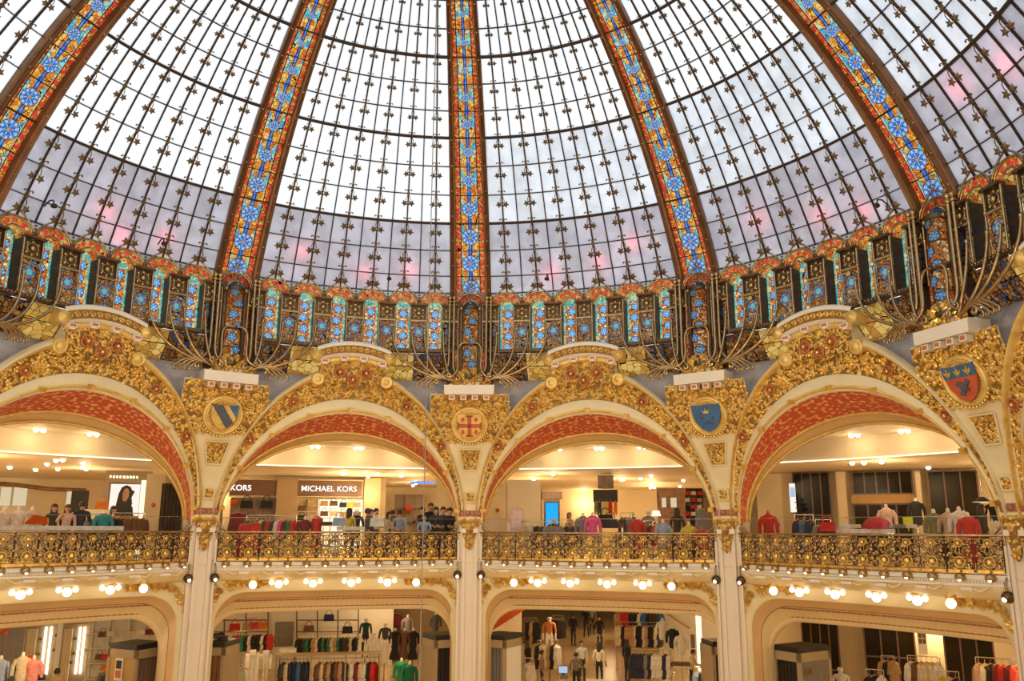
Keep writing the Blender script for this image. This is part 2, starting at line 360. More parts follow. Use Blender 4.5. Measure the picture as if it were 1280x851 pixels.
for k in range(-3, 3):
    a = PHI0 + 36 * (k + .5)
    S = Ring('window_%d' % (k + 4), 'white leaded glass sector of the dome ' + SECT[k], 'dome window', a, float(prof(24.7)[0]), float(prof(24.7)[1]), None, 'structure')
    for i, me in enumerate(pane_me):
        tm = (RINGS[i] + RINGS[i + 1]) / 2; cw = float(col_w(tm))
        if k in PART_SHADED and PART_SHADED[k][0] < tm < PART_SHADED[k][1]: me = part_shaded_me[i]
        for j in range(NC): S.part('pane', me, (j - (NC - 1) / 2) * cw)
    for me in bar_me: S.part('glazing_bar', me)
    for i, me in enumerate(ring_me): S.part('ring_bar', me)
    for i in range(1, len(RINGS)):
        cw = float(col_w(RINGS[i])); sc = min(1.05, cw * math.pi / 180 * prof(RINGS[i])[0] / 0.46)
        for e in range(1, NC, 2):
            th = (e - NC / 2) * cw; S.place('leaf_ornament', orn_me, dome(RINGS[i], th), dome_frame(RINGS[i], th), sc)
# glazing of the crown and of the sectors behind the viewer
def shell(name, t0, t1, a0, a1, n, mat):
    mb = MB(); mb.grid(np.array([dome(t, np.linspace(a0, a1, n)) for t in np.linspace(t0, t1, 9)]), mat, False); return mb
o = link('ceiling', shell('crown', 63.8, 80.0, -180, 180, 61, 'pane_white').mesh('crown_glazing')); tag(o, 'white glazed crown of the dome above the leaded sectors', 'ceiling', kind='structure')
mb = shell('rear', 24.7, 63.8, PHI0 + 126 - 18, PHI0 + 252 - 18 + 18, 41, 'pane_white')
o = link('ceiling', mb.mesh('rear_glazing')); tag(o, 'white glazed dome sectors opposite the gilded shop arches', 'ceiling', kind='structure')
# ------------------------------------------------------------------ stained-glass ribs
def rect_ring(n=4):
    p = []
    for i in range(n): p.append((i / n, 0.0))
    for i in range(n): p.append((1.0, i / n))
    for i in range(n): p.append((1 - i / n, 1.0))
    for i in range(n): p.append((0.0, 1 - i / n))
    return p
def hole_panel(mb, fn, mat, c=(.5, .5), ru=.3, rv=.3, n=4, wrap_mat=None):
    R = rect_ring(n); k = len(R); A = []; B = []
    for u, v in R:
        a = math.atan2((v - c[1]) / rv, (u - c[0]) / ru)
        A.append(fn(u, v)); B.append(fn(c[0] + ru * math.cos(a), c[1] + rv * math.sin(a)))
    mb.add(np.array(A + B), [[i, (i + 1) % k, k + (i + 1) % k, k + i] for i in range(k)], mat)
def sector_faces(mb, r0, r1, n, mats, y=0.0, gap=0.0, a0=0.0, rim=None):
    for i in range(n):
        t0 = a0 + 2 * math.pi * (i + gap) / n; t1 = a0 + 2 * math.pi * (i + 1 - gap) / n
        v = [(r0 * math.sin(t0), y, r0 * math.cos(t0)), (r1 * math.sin(t0), y, r1 * math.cos(t0)), (r1 * math.sin(t1), y, r1 * math.cos(t1)), (r0 * math.sin(t1), y, r0 * math.cos(t1))]
        mb.add(v, [[0, 1, 2, 3]], mats[i % len(mats)])
def disc(mb, r, n, mat, y=0.0, bulge=0.0):
    v = [(r * math.sin(2 * math.pi * i / n), y, r * math.cos(2 * math.pi * i / n)) for i in range(n)] + [(0, y - bulge, 0)]
    mb.add(v, [[i, (i + 1) % n, n] for i in range(n)], mat, bulge > 0)
mb = MB(); disc(mb, .16, 10, 'glass_amber', -.01, .03)
sector_faces(mb, .16, .22, 12, ['glass_navy']); sector_faces(mb, .22, .56, 24, ['glass_sky', 'glass_navy', 'glass_blue', 'glass_navy'])
sector_faces(mb, .56, .62, 16, ['glass_navy']); sector_faces(mb, .62, .92, 20, ['glass_blue', 'glass_sky']); sector_faces(mb, .92, 1.0, 20, ['glass_amber', 'glass_rust'])
mb.tube([(math.sin(a), 0, math.cos(a)) for a in np.linspace(0, 2 * math.pi, 24, endpoint=False)], .035, 'iron', 4, closed=True)
rosette_me = mb.mesh('rosette')
mb = MB(); disc(mb, .2, 8, 'glass_cyan', 0, .02); sector_faces(mb, .2, .8, 12, ['glass_blue', 'glass_sky']); sector_faces(mb, .8, 1.0, 14, ['glass_sky', 'glass_blue', 'glass_navy'])
mb.tube([(math.sin(a), 0, math.cos(a)) for a in np.linspace(0, 2 * math.pi, 18, endpoint=False)], .05, 'iron', 4, closed=True)
flower_me = mb.mesh('glass_flower')
mb = MB(); disc(mb, .42, 10, 'glass_cyan', 0, .05); sector_faces(mb, .42, 1.0, 10, ['glass_blue', 'glass_rust'], gap=0.0)
mb.tube([(math.sin(a), 0, math.cos(a)) for a in np.linspace(0, 2 * math.pi, 16, endpoint=False)], .05, 'iron', 4, closed=True)
cyan_flower_me = mb.mesh('glass_flower')
def rib_pt(t, x, dep=0.0):      # x metres sideways, dep metres towards the room
    r, z = prof(t); fr = dome_frame(t, 0); return np.array([0, r, z]) + fr[:, 0] * x - fr[:, 1] * dep
rib_parts = []
frame_me = {}
for s in (-1, 1):
    mb = MB(); G = []
    for t in np.linspace(22.6, 66, 34):
        w_ = rib_w(prof(t)[0]) / 2; w2 = w_ * 0.70
        G.append([rib_pt(t, s * w_, 0), rib_pt(t, s * w_, .16), rib_pt(t, s * (w_ * .94), .20), rib_pt(t, s * (w_ * .86), .15), rib_pt(t, s * (w_ * .80), .20), rib_pt(t, s * w2, .18), rib_pt(t, s * w2, -.06)])
    mb.grid(np.array(G), 'iron_rib', False, flip=s < 0)
    for t in np.arange(26, 62, 2.9): mb.ball(rib_pt(t, s * rib_w(prof(t)[0]) / 2 * .86, .17), .035, 'bronze', 6)
    frame_me[s] = mb.mesh('rib_frame')
row_me = []
ROWS = [22.6, 24.7] + RINGS[1:]
for i in range(len(ROWS) - 1):
    t0, t1 = ROWS[i], ROWS[i + 1]; tm = (t0 + t1) / 2; wp = rib_w(prof(tm)[0]) / 2 * .44; hgt = math.radians(t1 - t0) * DR
    def fn(u, v, t0=t0, t1=t1):
        t = t0 + (t1 - t0) * v; return rib_pt(t, (u - .5) * 2 * rib_w(prof(t)[0]) / 2 * .44)
    rr = min(wp * (.92 if tm < 34 else .84 if tm < 37 else .72 if tm < 41 else .60 if tm < 45 else .50 if tm < 49 else .40), hgt * .42); mb = MB()
    if i > 0:
        ru, rv = rr / (2 * wp), rr / hgt
        R = rect_ring(6); k = len(R); A = []; B = []; mats = []
        for u, v in R:
            a_ = math.atan2((v - .5) / rv, (u - .5) / ru); A.append(fn(u, v)); B.append(fn(.5 + ru * math.cos(a_), .5 + rv * math.sin(a_)))
        for j in range(k):
            u, v = R[j]; um = (R[j][0] + R[(j + 1) % k][0]) / 2; vm = (R[j][1] + R[(j + 1) % k][1]) / 2
            mt = 'glass_blue' if abs(um - .5) < .12 else ('glass_turquoise' if (.4 < vm < .92 and abs(um - .5) > .2) else 'glass_mosaic' if .25 < vm < .95 else 'glass_amber')
            mb.add([A[j], A[(j + 1) % k], B[(j + 1) % k], B[j]], [[0, 1, 2, 3]], mt)
        for x in (-.075, .075):
            for v0, v1 in ((0, .5 - rv), (.5 + rv, 1)):
                if v1 - v0 > .03: mb.tube([fn(.5 + x, v0) - np.array([0, .01, 0]), fn(.5 + x, v1) - np.array([0, .01, 0])], .012, 'iron', 4)
    else: mb.add([fn(0, 0), fn(1, 0), fn(1, 1), fn(0, 1)], [[0, 1, 2, 3]], 'glass_amber')
    pm = mb.mesh('rib_panel'); strips = []
    for s in (-1, 1):
        mb = MB(); nb = 3
        def fs(u, v, t0=t0, t1=t1, s=s):
            t = t0 + (t1 - t0) * v; wv = rib_w(prof(t)[0]) / 2; return rib_pt(t, s * wv * (.435 + .27 * u), .01)
        for b in range(nb):
            hole_panel(mb, lambda u, v: fs(u, (b + v) / nb), 'glass_border', (.5, .5), .3, rib_w(prof(tm)[0]) / 2 * .081 / (hgt / nb), 3)
            c = fs(.5, (b + .5) / nb); fr = dome_frame(tm, 0); rb = rib_w(prof(tm)[0]) / 2 * .27 * .34
            for ring_ in (0,):
                pts = [c + fr[:, 0] * rb * math.cos(q) + fr[:, 2] * rb * math.sin(q) for q in np.linspace(0, 2 * math.pi, 8, endpoint=False)]
                mb.add(np.array(pts + [c - fr[:, 1] * .03]), [[q, (q + 1) % 8, 8] for q in range(8)], 'glass_red', True)
        strips.append(mb.mesh('border_strip'))
    mb = MB(); w0 = rib_w(prof(t1)[0]) / 2 * .7; th_ = 0.03 if t1 in THICK else 0.016
    for x in (-.45, .45): mb.tube([rib_pt(t0, x * 2 * rib_w(prof(t0)[0]) / 2 * .5, .02), rib_pt(t1, x * 2 * w0 / .7 * .5, .02)], .014, 'iron', 4)
    mb.tube([rib_pt(t1, -w0, .03), rib_pt(t1, w0, .03)], th_, 'iron', 4); cb = mb.mesh('cross_bar')
    row_me.append((pm, strips, cb, tm, rr if i > 0 else 0))
for k in range(-2, 4):
    Rb = Ring('dome_rib', 'stained-glass dome rib with blue rosettes in brown frames ' + PIERS[k], 'dome rib', PHI0 + 36 * k, float(prof(22.6)[0]), float(prof(22.6)[1]))
    for s in (-1, 1): Rb.part('rib_frame', frame_me[s])
    for pm, strips, cb, tm, rr in row_me:
        pn = Rb.part('rib_panel', pm); Rb.part('border_strip', strips[0]); Rb.part('border_strip', strips[1]); Rb.part('cross_bar', cb)
        if rr: Rb.place('rosette', rosette_me, rib_pt(tm, 0, .012), dome_frame(tm, 0), rr, pn)
# ------------------------------------------------------------------ stained-glass arcade at the foot of the dome
AR, AW = 11.74, 4.93           # front plane radius, angular width of one arch
CELLS = [(i - 2.5) * AW for i in range(6)]
RD_ = .36; ZS, ZB = 7.02, 5.58            # springing and sill of the arcade
def ap(th, x, z, dep=0.0):      # point at cell angle th, x metres sideways, dep metres outwards
    a = math.radians(th); return np.array([(AR + dep) * math.sin(a) + x * math.cos(a), (AR + dep) * math.cos(a) - x * math.sin(a), z])
RI, RO, RX2 = .25, .475, .50
arch_mb = MB()
NS = 5
for b in range(NS):
    def fa(u, v, b=b):
        t = math.pi * (b + u) / NS; r = RI + (RO - RI) * v; return ap(0, -r * math.cos(t), ZS + r * math.sin(t))
    hole_panel(arch_mb, fa, 'glass_amber', (.5, .5), .27, .27, 3)
    t = math.pi * (b + .5) / NS; rm = (RI + RO) / 2; c = ap(0, -rm * math.cos(t), ZS + rm * math.sin(t))
    for r_, dz, mt in ((.066, 0, 'glass_red'),):
        pts = [c + np.array([r_ * math.cos(q), 0, r_ * math.sin(q)]) for q in np.linspace(0, 2 * math.pi, 10, endpoint=False)]
        arch_mb.add(np.array(pts + [c - np.array([0, .04, 0])]), [[q, (q + 1) % 10, 10] for q in range(10)], mt, True)
arch_glass = arch_mb.mesh('arch_glass')
mb = MB(); tt = np.linspace(0, math.pi, 15)
mb.grid(np.array([[ap(0, -RI * math.cos(t), ZS + RI * math.sin(t), d) for t in tt] for d in (0, RD_)]), 'glass_amber'); barrel_me = mb.mesh('barrel_glass')
mb = MB()
for r_, q in ((RI, .022), (RO, .03)): mb.tube([ap(0, -r_ * math.cos(t), ZS + r_ * math.sin(t), -.02) for t in tt], q, 'bronze', 5)
pk = [(-.50, 0), (-.50, .12), (-.44, .28), (-.33, .42), (-.18, .54), (0, .64), (.18, .54), (.33, .42), (.44, .28), (.50, .12), (.50, 0)]
mb.tube([ap(0, x, ZS + z, -.05) for x, z in pk], .026, 'bronze', 5)
mb.ball(ap(0, 0, ZS + .72, -.05), .06, 'bronze', 8); mb.ball(ap(0, 0, ZS + .83, -.05), .035, 'bronze', 6)
for s in (-1, 0, 1): mb.ball(ap(0, s * .05, ZS + .94 - abs(s) * .03, -.05), .04, 'leaf_bronze', 6, (1, .6, 1.5))
arch_iron = mb.mesh('arch_iron')
mb = MB(); dn = 5
WG0, WG1 = ZB, ZS + .02
def fw(u, v): return ap(0, (u - .5) * .5, WG0 + (WG1 - WG0) * v, RD_)
ncell = 4
for b in range(ncell):
    off = .06 if b % 2 else -.06
    hole_panel(mb, lambda u, v: fw(.13 + .74 * u, (b + v) / ncell), 'glass_rust', (.5 + off, .5), .36, .35, 4)
for u0, u1 in ((0, .13), (.87, 1)):
    mb.add([fw(u0, 0), fw(u1, 0), fw(u1, 1), fw(u0, 1)], [[0, 1, 2, 3]], 'glass_teal_edge')
tp = [ap(0, -RI * math.cos(t), ZS + .02 + RI * math.sin(t), RD_) for t in tt]; mb.add(np.array(tp + [ap(0, 0, ZS + .02, RD_)]), [[i, i + 1, len(tt)] for i in range(len(tt) - 1)], 'glass_teal_edge')
window_glass = mb.mesh('window_glass')
flower_pos = [((.06 if b % 2 else -.06) * .37, WG0 + (WG1 - WG0) * (b + .5) / ncell) for b in range(ncell)]
flower_r = .74 * .5 * .36
mb = MB()
for s in (-1, 1):
    mb.grid(np.array([[ap(0, s * RI, z, d) for d in (0, RD_ + .02)] for z in (ZB - .05, ZS)]), 'iron', False)
mb.grid(np.array([[ap(0, x, ZB - .02, d) for d in (-.05, RD_ + .02)] for x in (-.3, .3)]), 'iron', False)
reveal_me = mb.mesh('window_reveal')
# front panels between the windows
HP = AW / 2 * math.pi / 180 * AR - RI
mb = MB()
def fp(u, v): return ap(0, (u - .5) * 2 * HP, ZB + (ZS - .46 - ZB) * v, 0)
hole_panel(mb, fp, 'glass_panel', (.5, .62), .36, .17 * 1.1, 4)
front_glass = mb.mesh('panel_glass')
fl_r = .36 * 2 * HP; fl_z = ZB + (ZS - .46 - ZB) * .62
mb = MB()
mb.prism([(-HP, ZS - .46), (HP, ZS - .46), (HP, ZS + .02), (-HP, ZS + .02)], .05, 'bronze_dark', O=(0, AR + .03, 0))
for x, z in ((-.14, -.1), (.14, -.1), (-.14, -.34), (.14, -.34), (0, -.40), (0, -.05)): mb.ball(ap(0, x, ZS + z, -.03), .05, 'bronze', 6, (1.2, .6, 1))
mb.ball(ap(0, 0, ZS - .22, -.05), .085, 'bronze', 8, (1, .7, 1))
mb.tube([ap(0, .15 * math.sin(t), ZS - .22 + .13 * math.cos(t), -.03) for t in np.linspace(0, 2 * math.pi, 14, endpoint=False)], .022, 'bronze', 4, closed=True)
mb.box((0, AR - .06, ZS + .04), (2 * HP + .06, .2, .06), 'bronze_dark'); mb.box((0, AR - .04, ZS - .49), (2 * HP, .12, .05), 'bronze')
panel_cap = mb.mesh('ornament_plate')
mb = MB()
for s in (-1, 1):
    mb.tube([ap(0, s * HP, ZB - .1, -.06), ap(0, s * HP, ZS, -.06)], .03, 'bronze', 6); mb.ball(ap(0, s * HP, ZB + .05, -.06), .05, 'bronze', 6)
    mb.ball(ap(0, s * HP, ZS - .45, -.06), .055, 'bronze', 6)
mullion_me = mb.mesh('mullion')
mb = MB()                                                # white spandrel glass above the panels
ang = np.linspace(0, math.pi / 2, 8); G = AW / 2 * math.pi / 180 * AR
def spandrel(s):
    top = ZS + RO + .03; pts = [(s * (G - RO * math.cos(t)), ZS + RO * math.sin(t)) for t in ang]
    return pts + [(s * G, top), (0, top), (0, ZS)]
for s in (-1, 1): mb.prism(spandrel(s), .01, 'pane_shaded', O=(0, AR + .02, 0), back=False)
for z, q in ((.16, .06), (.27, .05), (.37, .035)): mb.ball(ap(0, 0, ZS + z, -.05), q, 'leaf_bronze', 6, (1.3, .7, 1))
spandrel_me = mb.mesh('spandrel_pane')
# the basket below: sill band and leaning glass
mb = MB(); th = np.linspace(-15.2, 15.2, 31)
mb.grid(np.array([pol(AR - .04, th, ZB - .1), pol(AR - .10, th, ZB - .06), pol(AR - .10, th, ZB + .04), pol(AR - .02, th, ZB + .06)]), 'bronze_dark', False)
for a_ in np.linspace(-15, 15, 61): mb.ball(pol(AR - .11, a_, ZB), .026, 'bronze', 5)
sill_me = mb.mesh('sill_band')
def basket(a0, a1, mat, nm):
    mb = MB(); th = np.linspace(a0, a1, 9); zz = np.linspace(0, 1, 5); zb = 4.70 + 0 * th
    mb.grid(np.array([pol(AR + .55 * v ** 1.5, th, ZB - .1 - (ZB - .1 - zb) * v) for v in zz]), mat); 
    for a_, zb_ in zip(th[::2], zb[::2]): mb.tube([pol(AR - .02 + .55 * v ** 1.5, a_, ZB - .1 - (ZB - .1 - zb_) * v) for v in zz], .012, 'iron', 4)
    mb.tube(pol(AR - .02 + .55 * .35, th, ZB - .1 - (ZB - .1 - zb) * .5), .012, 'iron', 4)
    return mb.mesh(nm)
baskets = [basket(-15.2, -9.3, 'glass_rust_dark', 'basket_glass'), basket(9.3, 15.2, 'glass_rust_dark', 'basket_glass'), basket(-9.3, 9.3, 'glass_honey', 'basket_glass')]
# bronze stems that leave the mullions and gather at the pier corbels
def bez(p, n=14):
    p = [np.asarray(q, float) for q in p]; t = np.linspace(0, 1, n)[:, None]
    return (1 - t) ** 3 * p[0] + 3 * (1 - t) ** 2 * t * p[1] + 3 * (1 - t) * t * t * p[2] + t ** 3 * p[3]
def stem(th0, side, i):
    e = side * (18 - 2.3 - .25 * i); ze = 4.52 + .05 * i; q = bez([(th0, ZB + .55), (th0, ZB - .55), (th0 * .35 + e * .65, 4.62), (e, ze)], 16)
    dep = np.linspace(.12, .28, 16)
    return [pol(AR - .06 - d * (.5 + .5 * math.sin(j / 15 * math.pi)), t, z) for j, ((t, z), d) in enumerate(zip(q, dep))]
stems = []
wn = math.degrees(RI / AR) + .25
for side in (-1, 1):
    for i, th0 in enumerate((CELLS[5] + wn, CELLS[5] - wn, CELLS[4] + wn, CELLS[4] - wn)):
        mb = MB(); P = stem(side * th0, side, i); mb.tube(P, np.linspace(.034, .05, 16), 'bronze', 6); mb.ball(P[0], .06, 'bronze', 6); mb.ball(P[3], .055, 'bronze', 6)
        stems.append(mb.mesh('bronze_stem'))
def curl(p0, p1, p2, p3, c_r, side):
    q = bez([p0, p1, p2, p3], 10); pts = [pol(r, t, z) for t, z, r in q]
    last = q[-1]
    for k in range(1, 9):
        a_ = k * .75; rr = c_r * (1 - k / 11)
        pts.append(pol(last[2], last[0] + side * math.degrees(rr * math.sin(a_) / 11.6) , last[1] - c_r + rr * math.cos(a_)))
    return pts
curls = []
for side in (-1, 1):
    for i in range(4):
        mb = MB(); s = -side
        P = curl((side * 15.6, 4.50 + .05 * i, 11.55), (side * (14.6 - .4 * i), 4.72 + .05 * i, 11.45), (side * (12.8 - .55 * i), 4.72, 11.45), (side * (12.3 - .75 * i), 4.5, 11.5), .085, -side)
        mb.tube(P, np.linspace(.042, .022, len(P)), 'bronze', 6); curls.append(mb.mesh('curled_bracket'))
for k in range(-3, 3):
    a = PHI0 + 36 * (k + .5)
    A = Ring('glass_arcade', 'stained-glass arcade with bronze stems at the dome foot ' + SECT[k], 'arcade', a, AR, ZB, 'arcades at the foot of the dome')
    for c in CELLS:
        A.part('arch_glass', arch_glass, c); A.part('barrel_glass', barrel_me, c); A.part('arch_iron', arch_iron, c); wg = A.part('window_glass', window_glass, c); A.part('window_reveal', reveal_me, c)
        for x, z in flower_pos:
            fr = dome_frame(0, c); A.place('glass_flower', flower_me, ap(c, x, z, RD_ - .01), fr, flower_r, wg)
    for j in range(7):
        c = (j - 3) * AW
        pg = A.part('panel_glass', front_glass, c); A.part('ornament_plate', panel_cap, c); A.part('mullion', mullion_me, c); A.part('spandrel_pane', spandrel_me, c)
        A.place('glass_flower', cyan_flower_me, ap(c, 0, fl_z, -.01), dome_frame(0, c), fl_r, pg)
    A.part('sill_band', sill_me)
    for me in baskets: A.part('basket_glass', me)
    for me in stems: A.part('bronze_stem', me)
    for me in curls: A.part('curled_bracket', me)
# ------------------------------------------------------------------ glass shafts with bronze poles standing on the corbels
SH = [4.62, 7.02]
mb = MB(); ncell = 7
shaft_fl = []
for b in range(ncell):
    z0, z1 = SH[0] + (SH[1] - SH[0]) * b / ncell, SH[0] + (SH[1] - SH[0]) * (b + 1) / ncell; off = .10 if b % 2 else -.10
    def fc(u, v, z0=z0, z1=z1):
        a_ = (u - .5) * math.pi; return np.array([.23 * math.sin(a_), AR - .02 - .23 * math.cos(a_), z0 + (z1 - z0) * v])
    hole_panel(mb, fc, 'glass_rust', (.5 + off, .5), .18, .38, 4)
    a_ = off * math.pi; shaft_fl.append((a_, (z0 + z1) / 2))
shaft_me = mb.mesh('shaft_glass')
mb = MB()
mb.lathe([(.0, 7.24), (.12, 7.2), (.2, 7.12), (.235, 7.02)], 'glass_blue', 10, (0, AR - .02, 0), a0=math.pi, a1=2 * math.pi); mb.ball((0, AR - .24, 7.10), .05, 'bronze', 8); shaft_cap = mb.mesh('shaft_cap')
shaft_bands = []
for z in (5.78, 4.72, 6.98):
    mb = MB(); shaft_bands.append(mb); mb.lathe([(.23, z - .06), (.27, z - .05), (.27, z + .05), (.23, z + .06)], 'bronze_dark', 12, (0, AR - .02, 0), a0=math.pi, a1=2 * math.pi, smooth=False)
for z in (5.2, 6.4): mb = MB(); shaft_bands.append(mb); mb.lathe([(.232, z - .012), (.245, z), (.232, z + .012)], 'iron', 12, (0, AR - .02, 0), a0=math.pi, a1=2 * math.pi)
shaft_bands = [q.mesh('shaft_band') for q in shaft_bands]
strip_mes, plate_mes = [], []
for s in (-1, 1):
    mb = MB(); nb = 12
    for b in range(nb): 
        z0, z1 = 4.6 + 2.4 * b / nb, 4.6 + 2.4 * (b + 1) / nb
        fq = lambda u, v, z0=z0, z1=z1: np.array([s * (.37 + .12 * u), AR + .02, z0 + (z1 - z0) * v])
        hole_panel(mb, fq, 'glass_border', (.5, .5), .29, .165, 3); c = fq(.5, .5); pts = [c + np.array([.036 * math.cos(q), -.005, .036 * math.sin(q)]) for q in np.linspace(0, 2 * math.pi, 8, endpoint=False)]
        mb.add(np.array(pts + [c - np.array([0, .03, 0])]), [[q, (q + 1) % 8, 8] for q in range(8)], 'glass_red', True)
    strip_mes.append(mb.mesh('border_strip'))
    mb = MB()
    for x0, x1, d in ((.215, .37, -.02), (.49, .74, .0)): mb.box((s * (x0 + x1) / 2, AR + .06 + d, 5.84), (x1 - x0, .12, 2.6), 'iron')
    mb.box((s * .29, AR - .04, 6.96), (.16, .16, .14), 'bronze_dark'); mb.ball((s * .29, AR - .13, 6.96), .06, 'bronze', 6); mb.box((s * .58, AR - .03, 6.9), (.2, .12, .2), 'bronze_dark')
    mb.box((s * .30, AR - .03, 5.8), (.06, .06, 2.3), 'bronze_dark')
    plate_mes.append(mb.mesh('dark_pilaster'))
pole_mes = []
for s in (-1, 1):
    for x, r, dx, zb in ((.52, .045, .0, 4.72), (.66, .040, .34, 4.62)):
        mb = MB(); y = AR - .20
        top = [(s * x, y, 7.25), (s * x, y, 6.2), (s * x, y, 5.3)]
        low = bez([(s * x, y, 5.3), (s * x, y, 4.9), (s * (x + .02 + dx * .3), y - .05, 4.9), (s * (x + dx), y - .12, zb)], 8)[1:] if dx else bez([(s * x, y, 5.3), (s * x, y, 5.0), (s * (x - .02), y - .04, 4.85), (s * (x - .16), y - .14, zb)], 8)[1:]
        P = [np.array(q) for q in top] + [np.asarray(q) for q in low]
        e = P[-1]; sg = s if dx else -s
        for k in range(1, 9):
            a_ = k * .8; rr = .09 * (1 - k / 11); P.append(e + np.array([sg * rr * math.sin(a_), -.01 * k / 3, -.09 + rr * math.cos(a_)]))
        mb.tube(P, r, 'bronze', 7); mb.ball((s * x, y, 7.29), .085, 'bronze', 8); mb.lathe([(.06, 7.12), (.085, 7.14), (.085, 7.18), (.05, 7.2)], 'bronze', 8, (s * x, y, 0))
        pole_mes.append(mb.mesh('bronze_pole'))
    mb = MB(); y = AR - .30
    P = bez([(s * .04, y, 5.78), (s * .36, y, 5.86), (s * .40, y, 5.6), (s * .36, y - .02, 5.2)], 9); P = np.concatenate([P, bez([P[-1], (s * .34, y - .04, 4.9), (s * .40, y - .06, 4.75), (s * .62, y - .1, 4.66)], 8)[1:]])
    e = P[-1]; P = list(P) + [e + np.array([s * .08 * (1 - k / 10) * math.sin(k * .8), 0, .08 - .08 * (1 - k / 10) * math.cos(k * .8)]) for k in range(1, 9)]
    mb.tube(P, .036, 'bronze', 6); pole_mes.append(mb.mesh('scrolled_brace'))
for k in range(-1, 3):
    T = Ring('glass_shaft', 'stained-glass shaft between bronze poles standing on the corbel ' + PIERS[k], 'glass shaft', PHI0 + 36 * k, AR - .2, SH[0], 'glass shafts on the corbels')
    sg = T.part('shaft_glass', shaft_me); T.part('shaft_cap', shaft_cap)
    for me in shaft_bands: T.part('shaft_band', me)
    T.part('arch_glass', arch_glass); T.part('arch_iron', arch_iron)
    for a_, z in shaft_fl:
        c, s_2 = math.cos(a_), math.sin(a_); M = np.array([[c, -s_2, 0], [s_2, c, 0], [0, 0, 1]])
        T.place('glass_flower', flower_me, (.235 * s_2, AR - .02 - .235 * c, z), M, .14, sg)
    for me in strip_mes: T.part('border_strip', me)
    for me in plate_mes: T.part('dark_pilaster', me)
    for me in pole_mes: T.part('bronze_pole' if 'pole' in me.name else 'scrolled_brace', me)
# ================================================================== gilded arcade wall
ZT = np.linspace(-9, 7, 400)
RT = np.interp(ZT, [-9, 0.3, 1.5, 3.25, 4.2, 5.5, 7], [13, 13.0, 12.75, 12.1, 11.8, 11.65, 11.6])
ker = np.ones(21) / 21; RT = np.convolve(np.pad(RT, 10, mode='edge'), ker, 'valid')
def rface(z): return np.interp(z, ZT, RT)
ZP = 0.2
def ell(t, half, h): return -half * np.cos(t), ZP + h * np.sin(t)
def band(wt): return 16.2 + 1.1 * wt, 3.31 + 1.39 * wt
def face(th, z, off=0.0): return pol(rface(z) - off, th, z)
def face_frame(th, z):
    a = math.radians(th); e = np.array([math.cos(a), -math.sin(a), 0]); ro = np.array([math.sin(a), math.cos(a), 0])
    dr = float(rface(z + .05) - rface(z - .05)) / .1; u = ro * dr + np.array([0, 0, 1]); u /= np.linalg.norm(u)
    out = np.cross(u, e); return np.stack([e, out, u], 1)          # x sideways, y into the wall, z up along the face
# small gilded motifs (unit size), drawn in x-z with relief towards -y
def leaf_pts():
    v = [(0, -.05, 0), (0, -.34, .45), (0, -.12, 1.0), (-.22, 0, .10), (-.42, -.16, .36), (-.18, -.02, .5), (-.30, -.14, .74), (.22, 0, .10), (.42, -.16, .36), (.18, -.02, .5), (.30, -.14, .74)]
    f = [[0, 1, 4, 3], [1, 5, 4], [1, 2, 6, 5], [0, 7, 8, 1], [1, 8, 9], [1, 9, 10, 2]]
    return np.array(v), f
LEAF = leaf_pts()
def add_motif(mb, V, f, P, M, ang, s, mat, sm=False):
    c, q = math.cos(ang), math.sin(ang); R = np.array([[c, 0, q], [0, 1, 0], [-q, 0, c]])
    mb.add((V * s) @ R.T @ M.T + P, f, mat, sm)
def scroll_pts(turns=1.5, n=13):
    t = np.linspace(0, 1, n); a = t * turns * 2 * math.pi; r = .5 * (1 - .82 * t)
    x, z = r * np.cos(a), r * np.sin(a); w_ = .13 * (1 - .4 * t); nx, nz = np.cos(a), np.sin(a)
    v = []; f = []
    for i in range(n): v += [(x[i] - nx[i] * w_[i], 0, z[i] - nz[i] * w_[i]), (x[i], -.26, z[i]), (x[i] + nx[i] * w_[i], 0, z[i] + nz[i] * w_[i])]
    for i in range(n - 1): f += [[3 * i, 3 * i + 1, 3 * i + 4, 3 * i + 3], [3 * i + 1, 3 * i + 2, 3 * i + 5, 3 * i + 4]]
    return np.array(v), f
SCROLL = scroll_pts()
def flower_pts(n=6):
    v = [(0, -.42, 0)]; f = []
    for i in range(n):
        a0 = 2 * math.pi * i / n; 
        for da, r, y in ((-.35, .26, -.12), (0, .62, -.22), (.35, .26, -.12)): v.append((r * math.sin(a0 + da), y, r * math.cos(a0 + da)))
        o = 1 + 3 * i; f += [[0, o, o + 1], [0, o + 1, o + 2]]
    return np.array(v), f
FLOWER = flower_pts()
